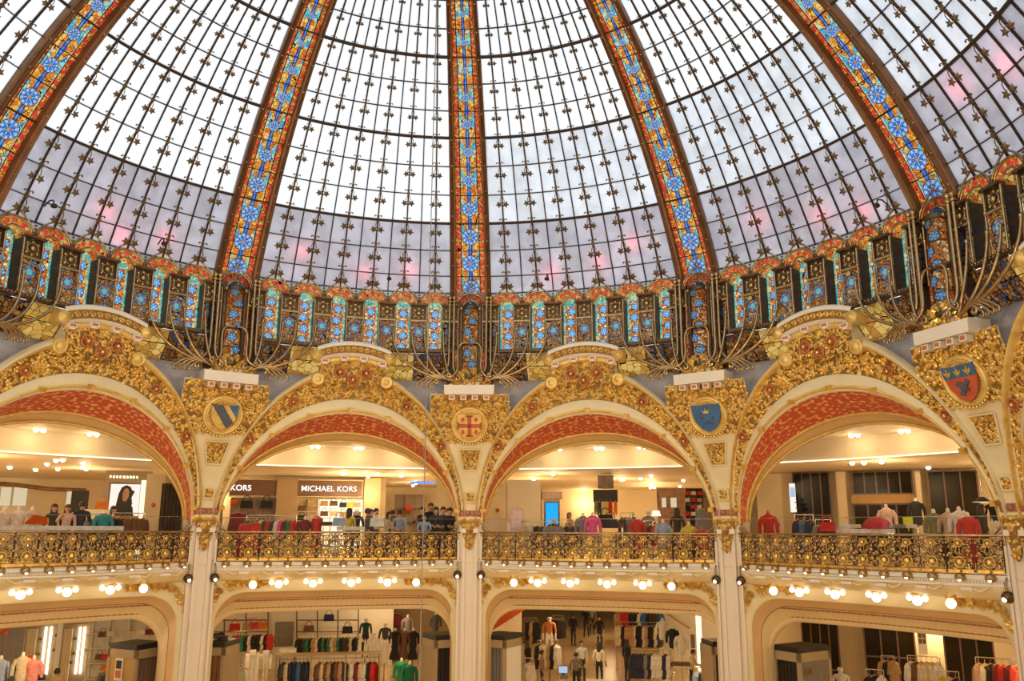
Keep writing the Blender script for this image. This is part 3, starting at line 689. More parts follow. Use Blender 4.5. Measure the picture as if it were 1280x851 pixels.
def scatter_relief(mb, sampler, n, smin, smax, mats=('gold', 'gold', 'gold_pale'), lift=0.0):
    """gilded rinceaux: scrolls, flowers and acanthus leaves spread by rejection so that they do not pile up"""
    pts = []; tries = 0; lim = (smin + smax) * .42
    while len(pts) < n and tries < n * 12:
        tries += 1; th, z = sampler(); 
        P = face(th, z, lift)
        if len(pts) and np.min(np.sum((np.array([p[0] for p in pts]) - P) ** 2, 1)) < lim ** 2: continue
        pts.append((P, th, z))
    for P, th, z in pts:
        M = face_frame(th, z); k = rng.random(); s = smin + (smax - smin) * rng.random(); a0 = rng.random() * 6.28; mt = mats[int(rng.random() * len(mats))]
        if k < .22:
            V, f = SCROLL; V = V * np.array([1 if rng.random() < .5 else -1, 1, 1]); add_motif(mb, V, f, P, M, a0, s * 1.25, mt, True); V, f = LEAF; add_motif(mb, V, f, P, M, a0 + 2, s * .9, mt)
        elif k < .36: V, f = FLOWER; add_motif(mb, V, f, P, M, a0, s * 1.0, mt)
        else:
            V, f = LEAF
            for q in range(3): add_motif(mb, V * np.array([1, 1, 1]), f, P, M, a0 + q * (2.1 if k < .7 else .8), s * (.95 if q else 1.1), mt)
def bandgrid(w0, w1, o0, o1, n=49, prof_=None):
    t = np.linspace(0.0, math.pi, n); rows = []
    for wt, of in (prof_ or ((w0, o0), (w1, o1))):
        th, z = ell(t, *band(wt)); rows.append(face(th, z, of))
    return np.array(rows)
mb = MB(); mb.grid(bandgrid(0, .30, .0, .0, prof_=[(0, -.02), (0, .05), (.05, .07), (.10, .06), (.30, .05), (.32, .0)]), 'cream'); white_band = mb.mesh('moulded_band')
mb = MB(); mb.grid(bandgrid(0, 0, 0, 0, prof_=[(.045, .05), (.05, .11), (.075, .12), (.10, .11), (.105, .05)]), 'gold_pale')
t = np.linspace(.12, math.pi - .12, 9)
for q in t:
    th, z = ell(q, *band(.08)); M = face_frame(float(th), float(z)); mb.box(face(float(th), float(z), .12), (.16, .1, .12), 'gold', M)
inner_gilt = mb.mesh('gilt_roll')
mb = MB(); mb.grid(bandgrid(.30, .93, 0, 0), 'gold_ground'); field_me = mb.mesh('gilt_field')
mb = MB()
def smp():
    while True:
        t_ = rng.random() * math.pi; wt = .36 + .50 * rng.random()
        if rng.random() < .12 + .88 * math.sin(t_) ** 1.0: break
    th, z = ell(t_, *band(wt)); return float(th), float(z)
scatter_relief(mb, smp, 1100, .075, .14); relief_me = mb.mesh('gilt_foliage')
roll_me = []
for s in (-1, 1):
    mb = MB(); tq = np.linspace(.02, math.radians(72.5), 26); rows = []
    for wt, of in ((.84, 0), (.86, .10), (.89, .15), (.93, .16), (.97, .12), (1.0, .06), (1.03, -.10)):
        th, z = ell(tq, *band(wt)); rows.append(face(s * -th if s > 0 else th, z, of))
    R = np.array(rows); mb.grid(R[:4], 'gold_pale', flip=s > 0); mb.grid(R[3:], 'cream', flip=s > 0)
    th, z = ell(math.radians(72.5), *band(.93)); c = face(-s * float(th), float(z) - .10, .16); M = face_frame(-s * float(th), float(z))
    mb.lathe([(.20, .10), (.20, -.02), (.15, -.05), (.13, -.02), (.08, -.08), (0, -.09)], 'gold_pale', 16, c, M @ np.array([[1, 0, 0], [0, 0, 1], [0, 1, 0]]))
    roll_me.append(mb.mesh('scrolled_moulding'))
# red painted intrados: from the front edge to the smaller rear edge
mb = MB(); tq = np.linspace(0.0, math.pi, 49); rows = []; uvr = []
SOF = []
for k in range(7):
    f = k / 6; half = 16.2 * (1 - f) + 16.0 * f; h = 3.31 * (1 - f) + 2.63 * f; th, z = ell(tq, half, h); r = rface(z) * (1 - f) + 13.5 * f
    SOF.append(pol(r, th, z)); uvr.append([(q / math.pi * 4, f * .9) for q in tq])
mb.grid(np.array(SOF[:5]), 'red_arabesque', uv=np.array(uvr[:5])); intr_me = mb.mesh('painted_intrados')
mb = MB(); mb.grid(np.array(SOF[4:]), 'tan_cove'); mb.tube(SOF[4] - np.array([0, 0, .02]), .05, 'gold_pale', 5); th, z = ell(tq, 16.0, 2.63); mb.tube(pol(13.46, th, z - .03), .05, 'gold_pale', 5); rear_edge = mb.mesh('rear_moulding')
mb = MB(); zt = 3.5; mb.grid(np.array([pol(13.5, th, z), pol(13.5, th, np.full_like(z, zt))]), 'shop_ceiling', False)
for s in (-1, 1): mb.grid(np.array([pol(13.5, np.array([s * 16.0, s * 18.2]), -1.0), pol(13.5, np.array([s * 16.0, s * 18.2]), 3.5)]), 'cream', False)
tymp_me = mb.mesh('tympanum')
# crest over the crown of each arch
mb = MB(); CR = 11.62
body = lambda th, z, off: pol(CR - off, th, z)
zc = np.linspace(4.45, 5.25, 9)
mb.grid(np.array([pol(CR + .02 - .04 * np.cos(np.linspace(-1, 1, 11)), np.linspace(-1, 1, 11) * (4.6 + .9 * max(0, (4.9 - z) / .45) ** 2), z) for z in zc]), 'gold_ground')
for s in (-1, 1): mb.grid(np.array([[pol(CR + d, s * (4.6 + .9 * max(0, (4.9 - z) / .45) ** 2), z) for d in (0, .5)] for z in zc]), 'ivory', flip=s > 0)
crest_body = mb.mesh('crest_body')
mb = MB()
def crest_sampler(): return float((rng.random() * 2 - 1) * 4.8), float(4.45 + .62 * rng.random())
_rf = rface
def rface(z): return np.full_like(np.asarray(z, float), CR - .03)
scatter_relief(mb, crest_sampler, 170, .075, .12); crest_rel = mb.mesh('gilt_foliage')
rface = _rf
th = np.linspace(-5.6, 5.6, 17); sag = lambda t: -.24 * (t / 5.6) ** 2
mb = MB(); prof_c = [(.0, 5.10), (.06, 5.12), (.08, 5.24), (.05, 5.26)]
mb.grid(np.array([pol(CR - d, th * .92, z + sag(th)) for d, z in prof_c]), 'gold_pale'); crest_neck = mb.mesh('crest_neck')
mb = MB(); prof_c = [(.05, 5.25), (.16, 5.27), (.18, 5.33), (.20, 5.34), (.20, 5.56), (.18, 5.58), (.20, 5.60), (.20, 5.66), (.15, 5.72), (-.3, 5.74)]
G = np.array([pol(CR - d, th, z + sag(th)) for d, z in prof_c]); mb.grid(G[:4], 'ivory'); mb.grid(G[3:6], 'gold_ground'); mb.grid(G[5:], 'ivory')
for s in (-1, 1):
    c = pol(CR - .18, s * 5.6, 5.45 - .24); mb.lathe([(.17, .5), (.17, 0), (.15, -.05), (.08, -.06), (.07, -.09), (0, -.1)], 'gold_pale', 14, c, np.array([[1, 0, 0], [0, 0, 1], [0, 1, 0]]))
for q in np.linspace(-4.9, 4.9, 11):
    M = dome_frame(0, q); V, f = SCROLL; V = V * np.array([1 if int(round((q + 5) * 2)) % 2 else -1, 1, 1]); add_motif(mb, V, f, pol(CR - .20, q, 5.45 + sag(q)), M, 0, .17, 'gold', True)
crest_cornice = mb.mesh('crest_cornice')
mb = MB(); mb.box((0, 0, 0), (.24, .16, .11), 'ivory'); mb.box((0, -.09, 0), (.16, .02, .06), 'rose_red'); mb.box((0, .0, -.075), (.16, .14, .05), 'ivory'); dentil_me = mb.mesh('crest_block')
mb = MB(); V, f = flower_pts(8); mb.add(V * .2, f, 'rose_red'); mb.ball((0, -.09, 0), .055, 'gold_bright', 8)
mb.tube([(.15 * math.sin(a), -.03, .15 * math.cos(a)) for a in np.linspace(0, 2 * math.pi, 14, endpoint=False)], .03, 'rose_red', 5, closed=True); red_flower = mb.mesh('red_flower')
BAYN = {-2: 'framing the woman poster shop', -1: 'framing the lit bag shop', 0: 'framing the blue screen shop', 1: 'framing the dark glazed shop', 2: 'beside the fleur-de-lis shield'}
for k in range(-2, 3):
    a = PHI0 + 36 * (k + .5)
    A = Ring('gilded_arch', 'gilded arch with red painted underside ' + BAYN[k], 'arch', a, 13.0, 0.2, 'gilded arches of the rotunda')
    A.part('moulded_band', white_band); A.part('gilt_roll', inner_gilt); A.part('gilt_field', field_me); A.part('gilt_foliage', relief_me, kind='stuff')
    for me in roll_me: A.part('scrolled_moulding', me)
    A.part('painted_intrados', intr_me); A.part('rear_moulding', rear_edge); A.part('tympanum', tymp_me)
    Cc = Ring('arch_crest', 'carved cream and gold crest on the arch ' + BAYN[k], 'crest', a, CR, 4.45, 'crests on the arches')
    Cc.part('crest_body', crest_body); Cc.part('gilt_foliage', crest_rel, kind='stuff'); Cc.part('crest_neck', crest_neck); Cc.part('crest_cornice', crest_cornice)
    for q in (-4.4, -1.5, 1.5, 4.4): Cc.place('crest_block', dentil_me, pol(CR - .12, q, 5.19 + sag(q)), dome_frame(0, q))
    for q, z in ((-2.0, 4.72), (2.0, 4.72), (0, 4.50)): Cc.place('red_flower', red_flower, pol(CR - .06, q, z), dome_frame(0, q))
    for t_ in (.62, 1.05, math.pi - .62, math.pi - 1.05):
        th_, z_ = ell(t_, *band(.6)); A.place('red_flower', red_flower, face(float(th_), float(z_), .04), face_frame(float(th_), float(z_)), .8)
mb = MB(); thg = np.linspace(0, 360, 181)
mb.grid(np.array([pol(12.42, thg, 3.46), pol(12.42, thg, 4.7), pol(12.43, thg, 4.86)]), 'grey_plaster', False)
o = link('wall_drum', mb.mesh('wall_drum')); tag(o, 'grey plaster drum wall behind the gilded crests', 'wall', kind='structure')
# ------------------------------------------------------------------ piers: spandrel, shield, corbel, capital, pilaster
def ext_half(z): return 18 - 17.3 * np.sqrt(np.clip(1 - ((z - ZP) / 4.7) ** 2, 0, 1))
mb = MB(); zz = np.linspace(.2, 4.2, 22)
mb.grid(np.array([[face(u * min(float(ext_half(z) + .5), 6.0), z, .03) for u in np.linspace(-1, 1, 9)] for z in zz]), 'cream'); spandrel_face = mb.mesh('spandrel_face')
def panel_rel(z0, z1, w0, w1, n, smin, smax):
    mb = MB(); mb.grid(np.array([[face(u * w, z, .05) for u in np.linspace(-1, 1, 5)] for z, w in ((z0, w0), (z1, w1))]), 'gold_ground')
    for (a0, b0), (a1, b1) in (((-w0, z0), (w0, z0)), ((w0, z0), (w1, z1)), ((w1, z1), (-w1, z1)), ((-w1, z1), (-w0, z0))): mb.tube([face(a0, b0, .06), face(a1, b1, .06)], .03, 'cream', 5)
    def sp():
        v = rng.random(); return float((rng.random() * 2 - 1) * (w0 + (w1 - w0) * v) * .85), float(z0 + (z1 - z0) * (.08 + .84 * v))
    scatter_relief(mb, sp, n, smin, smax, lift=.05); return mb.mesh('gilt_panel')
gp_big = panel_rel(1.86, 2.50, .95, 1.65, 60, .06, .10); gp_small = panel_rel(.88, 1.18, .62, .72, 10, .07, .11)
mb = MB()
mb.grid(np.array([[face(u * min(float(ext_half(z)) + .1, 5.9), z, .06) for u in np.linspace(-1, 1, 9)] for z in np.linspace(2.75, 4.15, 8)]), 'gold_ground')
def sp():
    while True:
        z = 2.75 + 1.4 * rng.random(); u = (rng.random() * 2 - 1) * min(float(ext_half(z)) - .05, 5.8)
        if (u * .21) ** 2 + (z - 3.24) ** 2 > .50 ** 2: return float(u), float(z)
scatter_relief(mb, sp, 190, .08, .13, lift=.06); shield_rel = mb.mesh('gilt_foliage')
# medallion, drawn in its own frame (x sideways, -y to the room, z up)
mb = MB(); XZ = np.array([[1, 0, 0], [0, 0, 1], [0, 1, 0]])
mb.lathe([(.60, .08), (.60, -.03), (.56, -.08), (.51, -.06), (.49, -.02)], 'gold_pale', 32, M=XZ); mb.lathe([(.50, -.03), (.475, -.06), (.45, -.03)], 'gold_pale', 32, M=XZ)
mb.lathe([(.46, -.02), (0, -.03)], 'gold_pale', 32, M=XZ); medallion = mb.mesh('medallion')
mb = MB()
for i in range(40):
    a_ = 2 * math.pi * i / 40; c, s = math.cos(a_), math.sin(a_); mb.add([(c * .24 - s * .010, -.03, s * .24 + c * .010), (c * .24 + s * .010, -.03, s * .24 - c * .010), (c * .43 + s * .018, -.03, s * .43 - c * .018), (c * .43 - s * .018, -.03, s * .43 + c * .018), (c * .43, -.055, s * .43), (c * .24, -.055, s * .24)], [[0, 5, 4, 3], [5, 1, 2, 4], [3, 4, 2]], 'gold')
rays_me = mb.mesh('sun_rays')
mb = MB()
for i in range(15):
    a_ = math.radians(205 + 130 * i / 14); mb.ball((.62 * math.cos(a_), -.06, .62 * math.sin(a_)), .042, 'gold_bright', 6)
beads_me = mb.mesh('bead_row')
SHP = [(-.30, .26), (-.18, .235), (0, .25), (.18, .235), (.30, .26), (.295, .05), (.25, -.10), (.15, -.24), (0, -.32), (-.15, -.24), (-.25, -.10), (-.295, .05)]
def plate(poly, mat, y=-.05, d=.03, mb=None, s=1.0, off=(0, 0)):
    mb = mb or MB(); return mb.prism([(x * s + off[0], z * s + off[1]) for x, z in poly], d, mat, O=(0, y, 0))
def fleur(mb, x, z, s, mat, y):
    for q in ([(-.03, -.4), (.03, -.4), (.10, .1), (0, .5), (-.10, .1)], [(-.05, -.05), (-.32, .22), (-.38, .05), (-.25, -.12), (-.1, -.2)], [(.05, -.05), (.1, -.2), (.25, -.12), (.38, .05), (.32, .22)], [(-.25, -.22), (.25, -.22), (.25, -.12), (-.25, -.12)]):
        mb.prism([(x + a * s, z + b * s) for a, b in q], .02, mat, O=(0, y, 0))
def crown(mb, x, z, s, y):
    mb.prism([(x + a * s, z + b * s) for a, b in ((-.5, -.4), (.5, -.4), (.6, .2), (.28, -.02), (0, .45), (-.28, -.02), (-.6, .2))], .02, 'gold_bright', O=(0, y, 0))
    for a, b in ((-.6, .25), (0, .5), (.6, .25)): mb.ball((x + a * s, y - .02, z + b * s), .1 * s, 'gold_bright', 6)
def clip_band(n0, n1):            # part of the shield between two parallel diagonals
    d = np.array([.8, .6]); P = [np.array(p) for p in SHP]
    for lim, sgn in ((n0, 1), (n1, -1)):
        out = []
        for i in range(len(P)):
            a, b = P[i], P[(i + 1) % len(P)]; fa, fb = sgn * (a.dot(d) - lim), sgn * (b.dot(d) - lim)
            if fa >= 0: out.append(a)
            if fa * fb < 0: out.append(a + (b - a) * (fa / (fa - fb)))
        P = out
    return [tuple(p) for p in P]
shields = {}
mb = MB()
for a, b, mt in ((-.5, -.155, 'gold_pale'), (-.155, -.10, 'shield_slate'), (-.10, .10, 'shield_slate'), (.10, .20, 'gold_pale'), (.20, .5, 'shield_blue'), ):
    q = clip_band(a, b)
    if len(q) > 2: plate(q, mt, mb=mb)
q = clip_band(-.20, -.10)
if len(q) > 2: plate(q, 'gold_pale', y=-.06, mb=mb)
for i in range(5): mb.ball((-.02 + .075 * i - .1, -.09, .24 - .1 * i + .10), .022, 'gold', 5); mb.ball((-.24 + .07 * i, -.09, .1 - .095 * i), .02, 'gold', 5)
shields[-1] = mb.mesh('striped_shield')
mb = MB(); plate([(-.29, .28), (.29, .28), (.29, -.10), (.15, -.28), (0, -.32), (-.15, -.28), (-.29, -.10)], 'gold_pale', mb=mb)
for q in ([(-.045, -.27), (.045, -.27), (.045, .26), (-.045, .26)], [(-.28, -.045), (.28, -.045), (.28, .045), (-.28, .045)]): mb.prism(q, .03, 'shield_red', O=(0, -.075, 0))
for a, b, c, d in ((-.09, .22, .09, .26), (-.09, -.27, .09, -.23), (-.29, -.09, -.25, .09), (.25, -.09, .29, .09)): mb.prism([(a, b), (c, b), (c, d), (a, d)], .03, 'shield_red', O=(0, -.075, 0))
for x in (-.16, .16):
    for z in (-.155, .155): mb.prism([(x, z - .07), (x + .05, z), (x, z + .07), (x - .05, z)], .03, 'shield_red', O=(0, -.075, 0))
shields[0] = mb.mesh('cross_shield')
mb = MB(); plate([(x * 1.12, z * 1.1) for x, z in SHP], 'shield_blue', mb=mb); crown(mb, 0, .13, .12, -.085)
for x, z in ((-.12, -.02), (.12, -.02), (0, -.12), (-.08, -.14), (.09, -.15)): mb.ball((x, -.085, z), .03, 'shield_slate', 5, (1.6, .5, .8))
shields[1] = mb.mesh('crowned_shield')
mb = MB(); S2 = [(x * 1.12, z * 1.15) for x, z in SHP]; plate(S2, 'shield_red', mb=mb); plate([(-.336, .30), (-.2, .27), (0, .288), (.2, .27), (.336, .30), (.333, .08), (-.333, .08)], 'shield_blue', y=-.06, mb=mb)
for x in (-.21, 0, .21): fleur(mb, x, .175, .19, 'gold_bright', -.095)
plate([(-.12, -.22), (-.04, -.12), (-.14, -.02), (-.04, .02), (.02, -.04), (.10, .04), (.16, -.02), (.08, -.08), (.12, -.18), (.04, -.14), (-.02, -.24)], 'shield_slate', y=-.09, d=.02, mb=mb)
shields[2] = mb.mesh('fleur_shield')
SHL = {-1: ('blue and slate diagonally striped shield in a gold sunray medallion', 'striped'), 0: ('red cross shield in a gold sunray medallion on the pier', 'cross'), 1: ('plain blue shield with gold crown in a sunray medallion', 'blue'), 2: ('blue and red shield with three gold fleurs-de-lis in a medallion', 'fleur')}
# corbel slab
mb = MB(); CF = 11.43
mb.prism([(-.76, 4.14), (.76, 4.14), (.78, 4.2), (.78, 4.4), (.80, 4.44), (-.80, 4.44), (-.78, 4.4), (-.78, 4.2)], .62, 'ivory', O=(0, CF + .62, 0)); slab_me = mb.mesh('corbel_slab')
mb = MB(); mb.prism([(-.70, 4.44), (.70, 4.44), (.12, 4.78), (-.12, 4.78)], .4, 'ivory', O=(0, CF + .55, 0)); roof_me = mb.mesh('corbel_roof')
mb = MB()
for i in range(46):
    z = 4.40 + .42 * rng.random(); w_ = .62 * (1 - (z - 4.42) / .62); x = (rng.random() * 2 - 1) * w_; P = np.array([x, CF + .10 + .05 * rng.random(), z]); V, f = LEAF
    add_motif(mb, V * np.array([1, 1.4, 1]), f, P, np.eye(3), math.atan2(x, z - 4.2) + (rng.random() - .5) * 1.6, .17 + .06 * rng.random(), 'gold' if i % 3 else 'gold_bright')
for x in (-.15, .12): mb.ball((x, CF + .06, 4.5), .07, 'gold', 6)
heap_me = mb.mesh('gilt_leaf_heap')
mb = MB(); mb.box((0, 0, 0), (.19, .2, .15), 'ivory'); mb.box((0, -.105, 0), (.12, .02, .085), 'rose_red'); modil_me = mb.mesh('modillion')
# capital and leafy drop
mb = MB(); mb.box((0, 13.02, .30), (.74, .22, .12), 'gold'); mb.box((0, 13.0, .38), (.66, .22, .06), 'cream')
for x in (-.26, -.09, .09, .26): mb.lathe([(.09, .06), (.09, -.02), (.05, -.05), (.03, -.03), (0, -.06)], 'capital_red', 10, (x, 12.90, .52), XZ)
mb.box((0, 13.0, .52), (.72, .2, .17), 'capital_red')
for i in range(26):
    x = (rng.random() * 2 - 1) * .32; V, f = LEAF; add_motif(mb, V, f, np.array([x, 12.90, .28 + .08 * rng.random()]), np.eye(3), math.pi + (rng.random() - .5), .17, 'gold')
capital_me = mb.mesh('capital')
mb = MB(); mb.prism([(-.27, .26), (.27, .26), (.24, -.05), (.14, -.35), (.0, -.62), (-.14, -.35), (-.24, -.05)], .06, 'gold_ground', O=(0, 12.90, 0))
for i in range(54):
    z = -.55 + .8 * rng.random(); w_ = np.interp(z, [-.62, -.35, -.05, .26], [0, .12, .22, .25]); x = (rng.random() * 2 - 1) * w_; V, f = LEAF if i % 4 else FLOWER
    add_motif(mb, V, f, np.array([x, 12.85, z]), np.eye(3), math.pi + (rng.random() - .5) * 2, .11, 'gold_pale' if i % 2 else 'gold')
drop_me = mb.mesh('gilt_drop')
ZF = -6.3
mb = MB(); z0, z1 = ZF, .25
mb.box((0, 13.16, (z0 + z1) / 2), (.74, .36, z1 - z0), 'column_white'); mb.box((0, 13.28, (z0 + z1) / 2), (1.0, .3, z1 - z0), 'column_white'); shaft_m = mb.mesh('pilaster_shaft')
mb = MB(); mb.box((0, 12.96, (z0 - .06) / 2), (.30, .06, -.06 - z0), 'column_white')
for s in (-1, 1): mb.box((s * .19, 12.93, (z0 - .06) / 2), (.10, .12, -.06 - z0), 'column_white'); mb.box((s * .19, 12.90, -.02), (.15, .18, .13), 'ivory'); mb.box((s * .36, 13.0, (z0 - .3) / 2), (.07, .16, -.3 - z0), 'column_white')
face_m = mb.mesh('pilaster_face')
COLN = {-1: 'under the striped blue shield', 0: 'under the red cross shield', 1: 'under the crowned blue shield', 2: 'under the fleur-de-lis shield'}
for k in range(-1, 3):
    a = PHI0 + 36 * k
    P = Ring('pier_pilaster', 'tall cream pier with gilded capital ' + COLN[k], 'pier', a, 12.95, ZF, 'piers of the rotunda')
    P.part('pilaster_shaft', shaft_m); P.part('pilaster_face', face_m); P.part('capital', capital_me); P.part('gilt_drop', drop_me); P.part('spandrel_face', spandrel_face)
    P.part('gilt_panel', gp_big); P.part('gilt_panel', gp_small); P.part('gilt_foliage', shield_rel, kind='stuff')
    P.part('corbel_slab', slab_me); P.part('corbel_roof', roof_me); P.part('gilt_leaf_heap', heap_me)
    for x in (-.54, -.18, .18, .54): P.place('modillion', modil_me, (x, CF + .16, 4.05))
    Z = Ring('heraldic_shield', SHL[k][0], 'shield', a, 12.0, 2.65)
    M = face_frame(0, 3.24); C0 = face(0, 3.24, .12); s = .98
    for nm, me in (('medallion', medallion), ('sun_rays', rays_me), ('bead_row', beads_me), ('coat_of_arms', shields[k])): Z.place(nm, me, C0, M, s * (1.32 if nm == 'coat_of_arms' else 1))
# ================================================================== balconies
def proj_(th): return .18 + 1.02 * (1 - (np.asarray(th) / 16.6) ** 2)
BALN = {-2: 'before the woman poster shop', -1: 'before the lit bag shop', 0: 'before the blue screen shop', 1: 'before the dark glazed shop', 2: 'past the fleur-de-lis shield'}
thb = np.linspace(-16.6, 16.6, 37)
PR = [(0, -.93), (1.0, -.93), (1.04, -.96), (1.04, -1.02), (.99, -1.04), (.98, -1.10), (1.0, -1.12), (1.0, -1.17), (.93, -1.19), (.90, -1.27), (.82, -1.30), (.70, -1.38), (.45, -1.45), (0, -1.50)]
mb = MB(); G = np.array([pol(13.1 - p * proj_(thb), thb, z) for p, z in PR]); mb.grid(G[:9], 'ivory', False); mb.grid(G[8:], 'cove_pale', True); slab_b = mb.mesh('balcony_slab')
mb = MB()
for q in np.linspace(-16, 16, 120): mb.box(pol(13.1 - 1.0 * float(proj_(q)), q, -1.075), (.045, .05, .05), 'ivory', dome_frame(0, q))
dent_b = mb.mesh('dentil_row')
mb = MB(); mb.box((0, 0, 0), (.30, .10, .07), 'ivory'); mb.tube([(-.16, 0, 0), (-.3, .02, -.05), (-.42, .05, .02), (-.5, .05, .06)], .035, 'cove_pale', 5); mb.tube([(.16, 0, 0), (.3, .02, -.05), (.42, .05, .02), (.5, .05, .06)], .035, 'cove_pale', 5); brk_me = mb.mesh('scroll_bracket')
def railp(th, z, off=0.0): return pol(13.1 - proj_(th) + .08 + off, th, z)
mb = MB(); mb.tube(railp(thb, -.08), .032, 'bronze', 7); mb.tube(railp(thb, -.16), .016, 'bronze', 5); toprail = mb.mesh('top_rail')
mb = MB(); mb.tube(railp(thb, -.90), .03, 'bronze', 6); mb.tube(railp(thb, -.82), .014, 'bronze', 5); botrail = mb.mesh('bottom_rail')
mb = MB(); mb.grid(np.array([railp(thb, -.1, .06), railp(thb, .34, .06)]), 'clear_glass', False); mb.tube(railp(thb, .34, .06), .006, 'chrome', 4); glass_b = mb.mesh('glass_screen')
NPN = 13
PAN = np.linspace(-15.0, 15.0, NPN); PW = .58
mb = MB()                                               # one panel of scrolled ironwork
for s in (-1, 1):
    for x0, z0_, r_, tr in ((s * .14, -.36, .105, 1.4), (s * .14, -.62, .085, 1.3), (s * .20, -.22, .05, 1.1), (s * .22, -.76, .045, 1.0), (s * .045, -.49, .04, 1.0)):
        t = np.linspace(0, tr * 2 * math.pi, 16); rr = r_ * (1 - .75 * t / t[-1]); mb.tube(np.stack([x0 + s * rr * np.cos(t), np.full_like(t, 0), z0_ + rr * np.sin(t)], 1), .017, 'bronze', 4)
        mb.ball((x0, -.03, z0_), .036, 'bronze', 6)
    mb.tube([(s * .28, 0, -.9), (s * .28, 0, -.1)], .014, 'iron', 4)
    for x, z in ((s * .10, -.30), (s * .22, -.44), (s * .10, -.56), (s * .24, -.62), (s * .06, -.72), (s * .17, -.84)): V, f = LEAF; add_motif(mb, V, f, np.array([x, 0, z]), np.eye(3), s * 1.2 + z * 5, .10, 'gold_pale')
    mb.box((s * .15, 0, -.86), (.24, .05, .06), 'gold')
    for x, z, q in ((.08, -.44, .045), (.21, -.33, .042), (.25, -.52, .045), (.17, -.50, .04), (.06, -.58, .04), (.24, -.70, .045), (.12, -.74, .04), (.08, -.20, .035), (.16, -.14, .03), (.26, -.24, .04)): mb.ball((s * x, -.015, z), q, 'bronze', 6)
    for z in (-.30, -.47, -.66): mb.tube([(s * .02, .02, z), (s * .28, .02, z - .04)], .02, 'bronze_dark', 4)
mb.tube([(0, 0, -.15), (0, 0, -.88)], .018, 'bronze', 5)
scroll_panel = mb.mesh('scroll_panel')
def boss(r):
    mb = MB(); V, f = flower_pts(8); mb.add(V * r * 1.6 * np.array([1, .8, 1]), f, 'gold_bright'); mb.ball((0, -.02, 0), r * .62, 'gold_bright', 8, (1, .8, 1))
    mb.tube([(r * math.sin(a), 0, r * math.cos(a)) for a in np.linspace(0, 2 * math.pi, 12, endpoint=False)], r * .16, 'gold', 5, closed=True); return mb.mesh('gilt_boss')
boss_big, boss_small = boss(.115), boss(.08)
mb = MB(); mb.lathe([(0.0, .10), (.05, .09), (.11, .04), (.125, -.01), (.10, -.06), (.055, -.09)], 'bronze', 10); mb.ball((0, -.10, -.02), .05, 'bronze', 6); cup_me = mb.mesh('lamp_cup')
mb = MB(); mb.ball((0, -.085, -.055), .042, 'bulb', 8); cupbulb_me = mb.mesh('bulb')
mb = MB()
for s in (-1,):
    t = np.linspace(0, 1.6 * 2 * math.pi, 20); rr = .15 * (1 - .8 * t / t[-1]); mb.tube(np.stack([.12 - rr * np.cos(t), 0 * t, -.30 + rr * np.sin(t)], 1), .02, 'bronze', 5)
    mb.tube([(.0, 0, -.9), (.0, 0, .02), (-.02, 0, .08), (.06, 0, .10), (.16, 0, 0), (.28, 0, -.08)], .026, 'bronze', 5); mb.tube(np.stack([.10 - .8 * rr * np.cos(t), 0 * t, -.66 + .8 * rr * np.sin(t)], 1), .018, 'bronze', 5)
end_me = mb.mesh('rail_end')
# globe lamps
mb = MB(); mb.lathe([(.12, 0), (.14, -.03), (.10, -.07), (.05, -.09)], 'gold', 10); fit_me = mb.mesh('lamp_mount')
mb = MB(); mb.ball((0, 0, -.19), .115, 'bulb', 12); globe_me = mb.mesh('globe')
mb = MB(); mb.ball((0, 0, 0), .075, 'bulb', 10); sglobe_me = mb.mesh('small_globe')
mb = MB(); mb.tube([(-.2, 0, -.09), (-.1, 0, -.05), (.1, 0, -.05), (.2, 0, -.09)], .02, 'gold', 5); arm_me = mb.mesh('lamp_arm')
mb = MB(); mb.tube([(0, .2, .42), (0, .02, .40), (0, -.04, .25), (0, -.02, .12)], .025, 'bronze', 6); mb.lathe([(0, .14), (.08, .12), (.13, .05), (.14, 0), (.12, -.05), (.06, -.11)], 'bronze_dark', 10); wl_me = mb.mesh('lamp_bracket')
mb = MB(); mb.ball((0, -.11, -.04), .055, 'bulb', 8); wlb_me = mb.mesh('bulb')
def point(name, loc, power, rad=.1, col=WARM, parent=None):
    l = bpy.data.lights.new(name, 'POINT'); l.energy = power * LAMP; l.color = col; l.shadow_soft_size = rad
    o = bpy.data.objects.new(name, l); COL.objects.link(o); o.location = loc
    if parent is not None: o.parent = parent
    return o
PRN = {-2: ('open end', 'striped shield pier'), -1: ('striped shield pier', 'red cross pier'), 0: ('red cross pier', 'crowned shield pier'), 1: ('crowned shield pier', 'fleur-de-lis pier'), 2: ('fleur-de-lis pier', 'open end')}
BRL = {-2: ('past the poster shop counter', 'beside the dark pleated curtain'), -1: ('beside the maroon coat', 'beside the crowd at the railing'), 0: ('below the pale pink shirt', 'below the grey trousers'), 1: ('below the red dress form', 'below the pale lilac shirt'), 2: ('past the fleur-de-lis shield', 'far past the fleur-de-lis shield')}
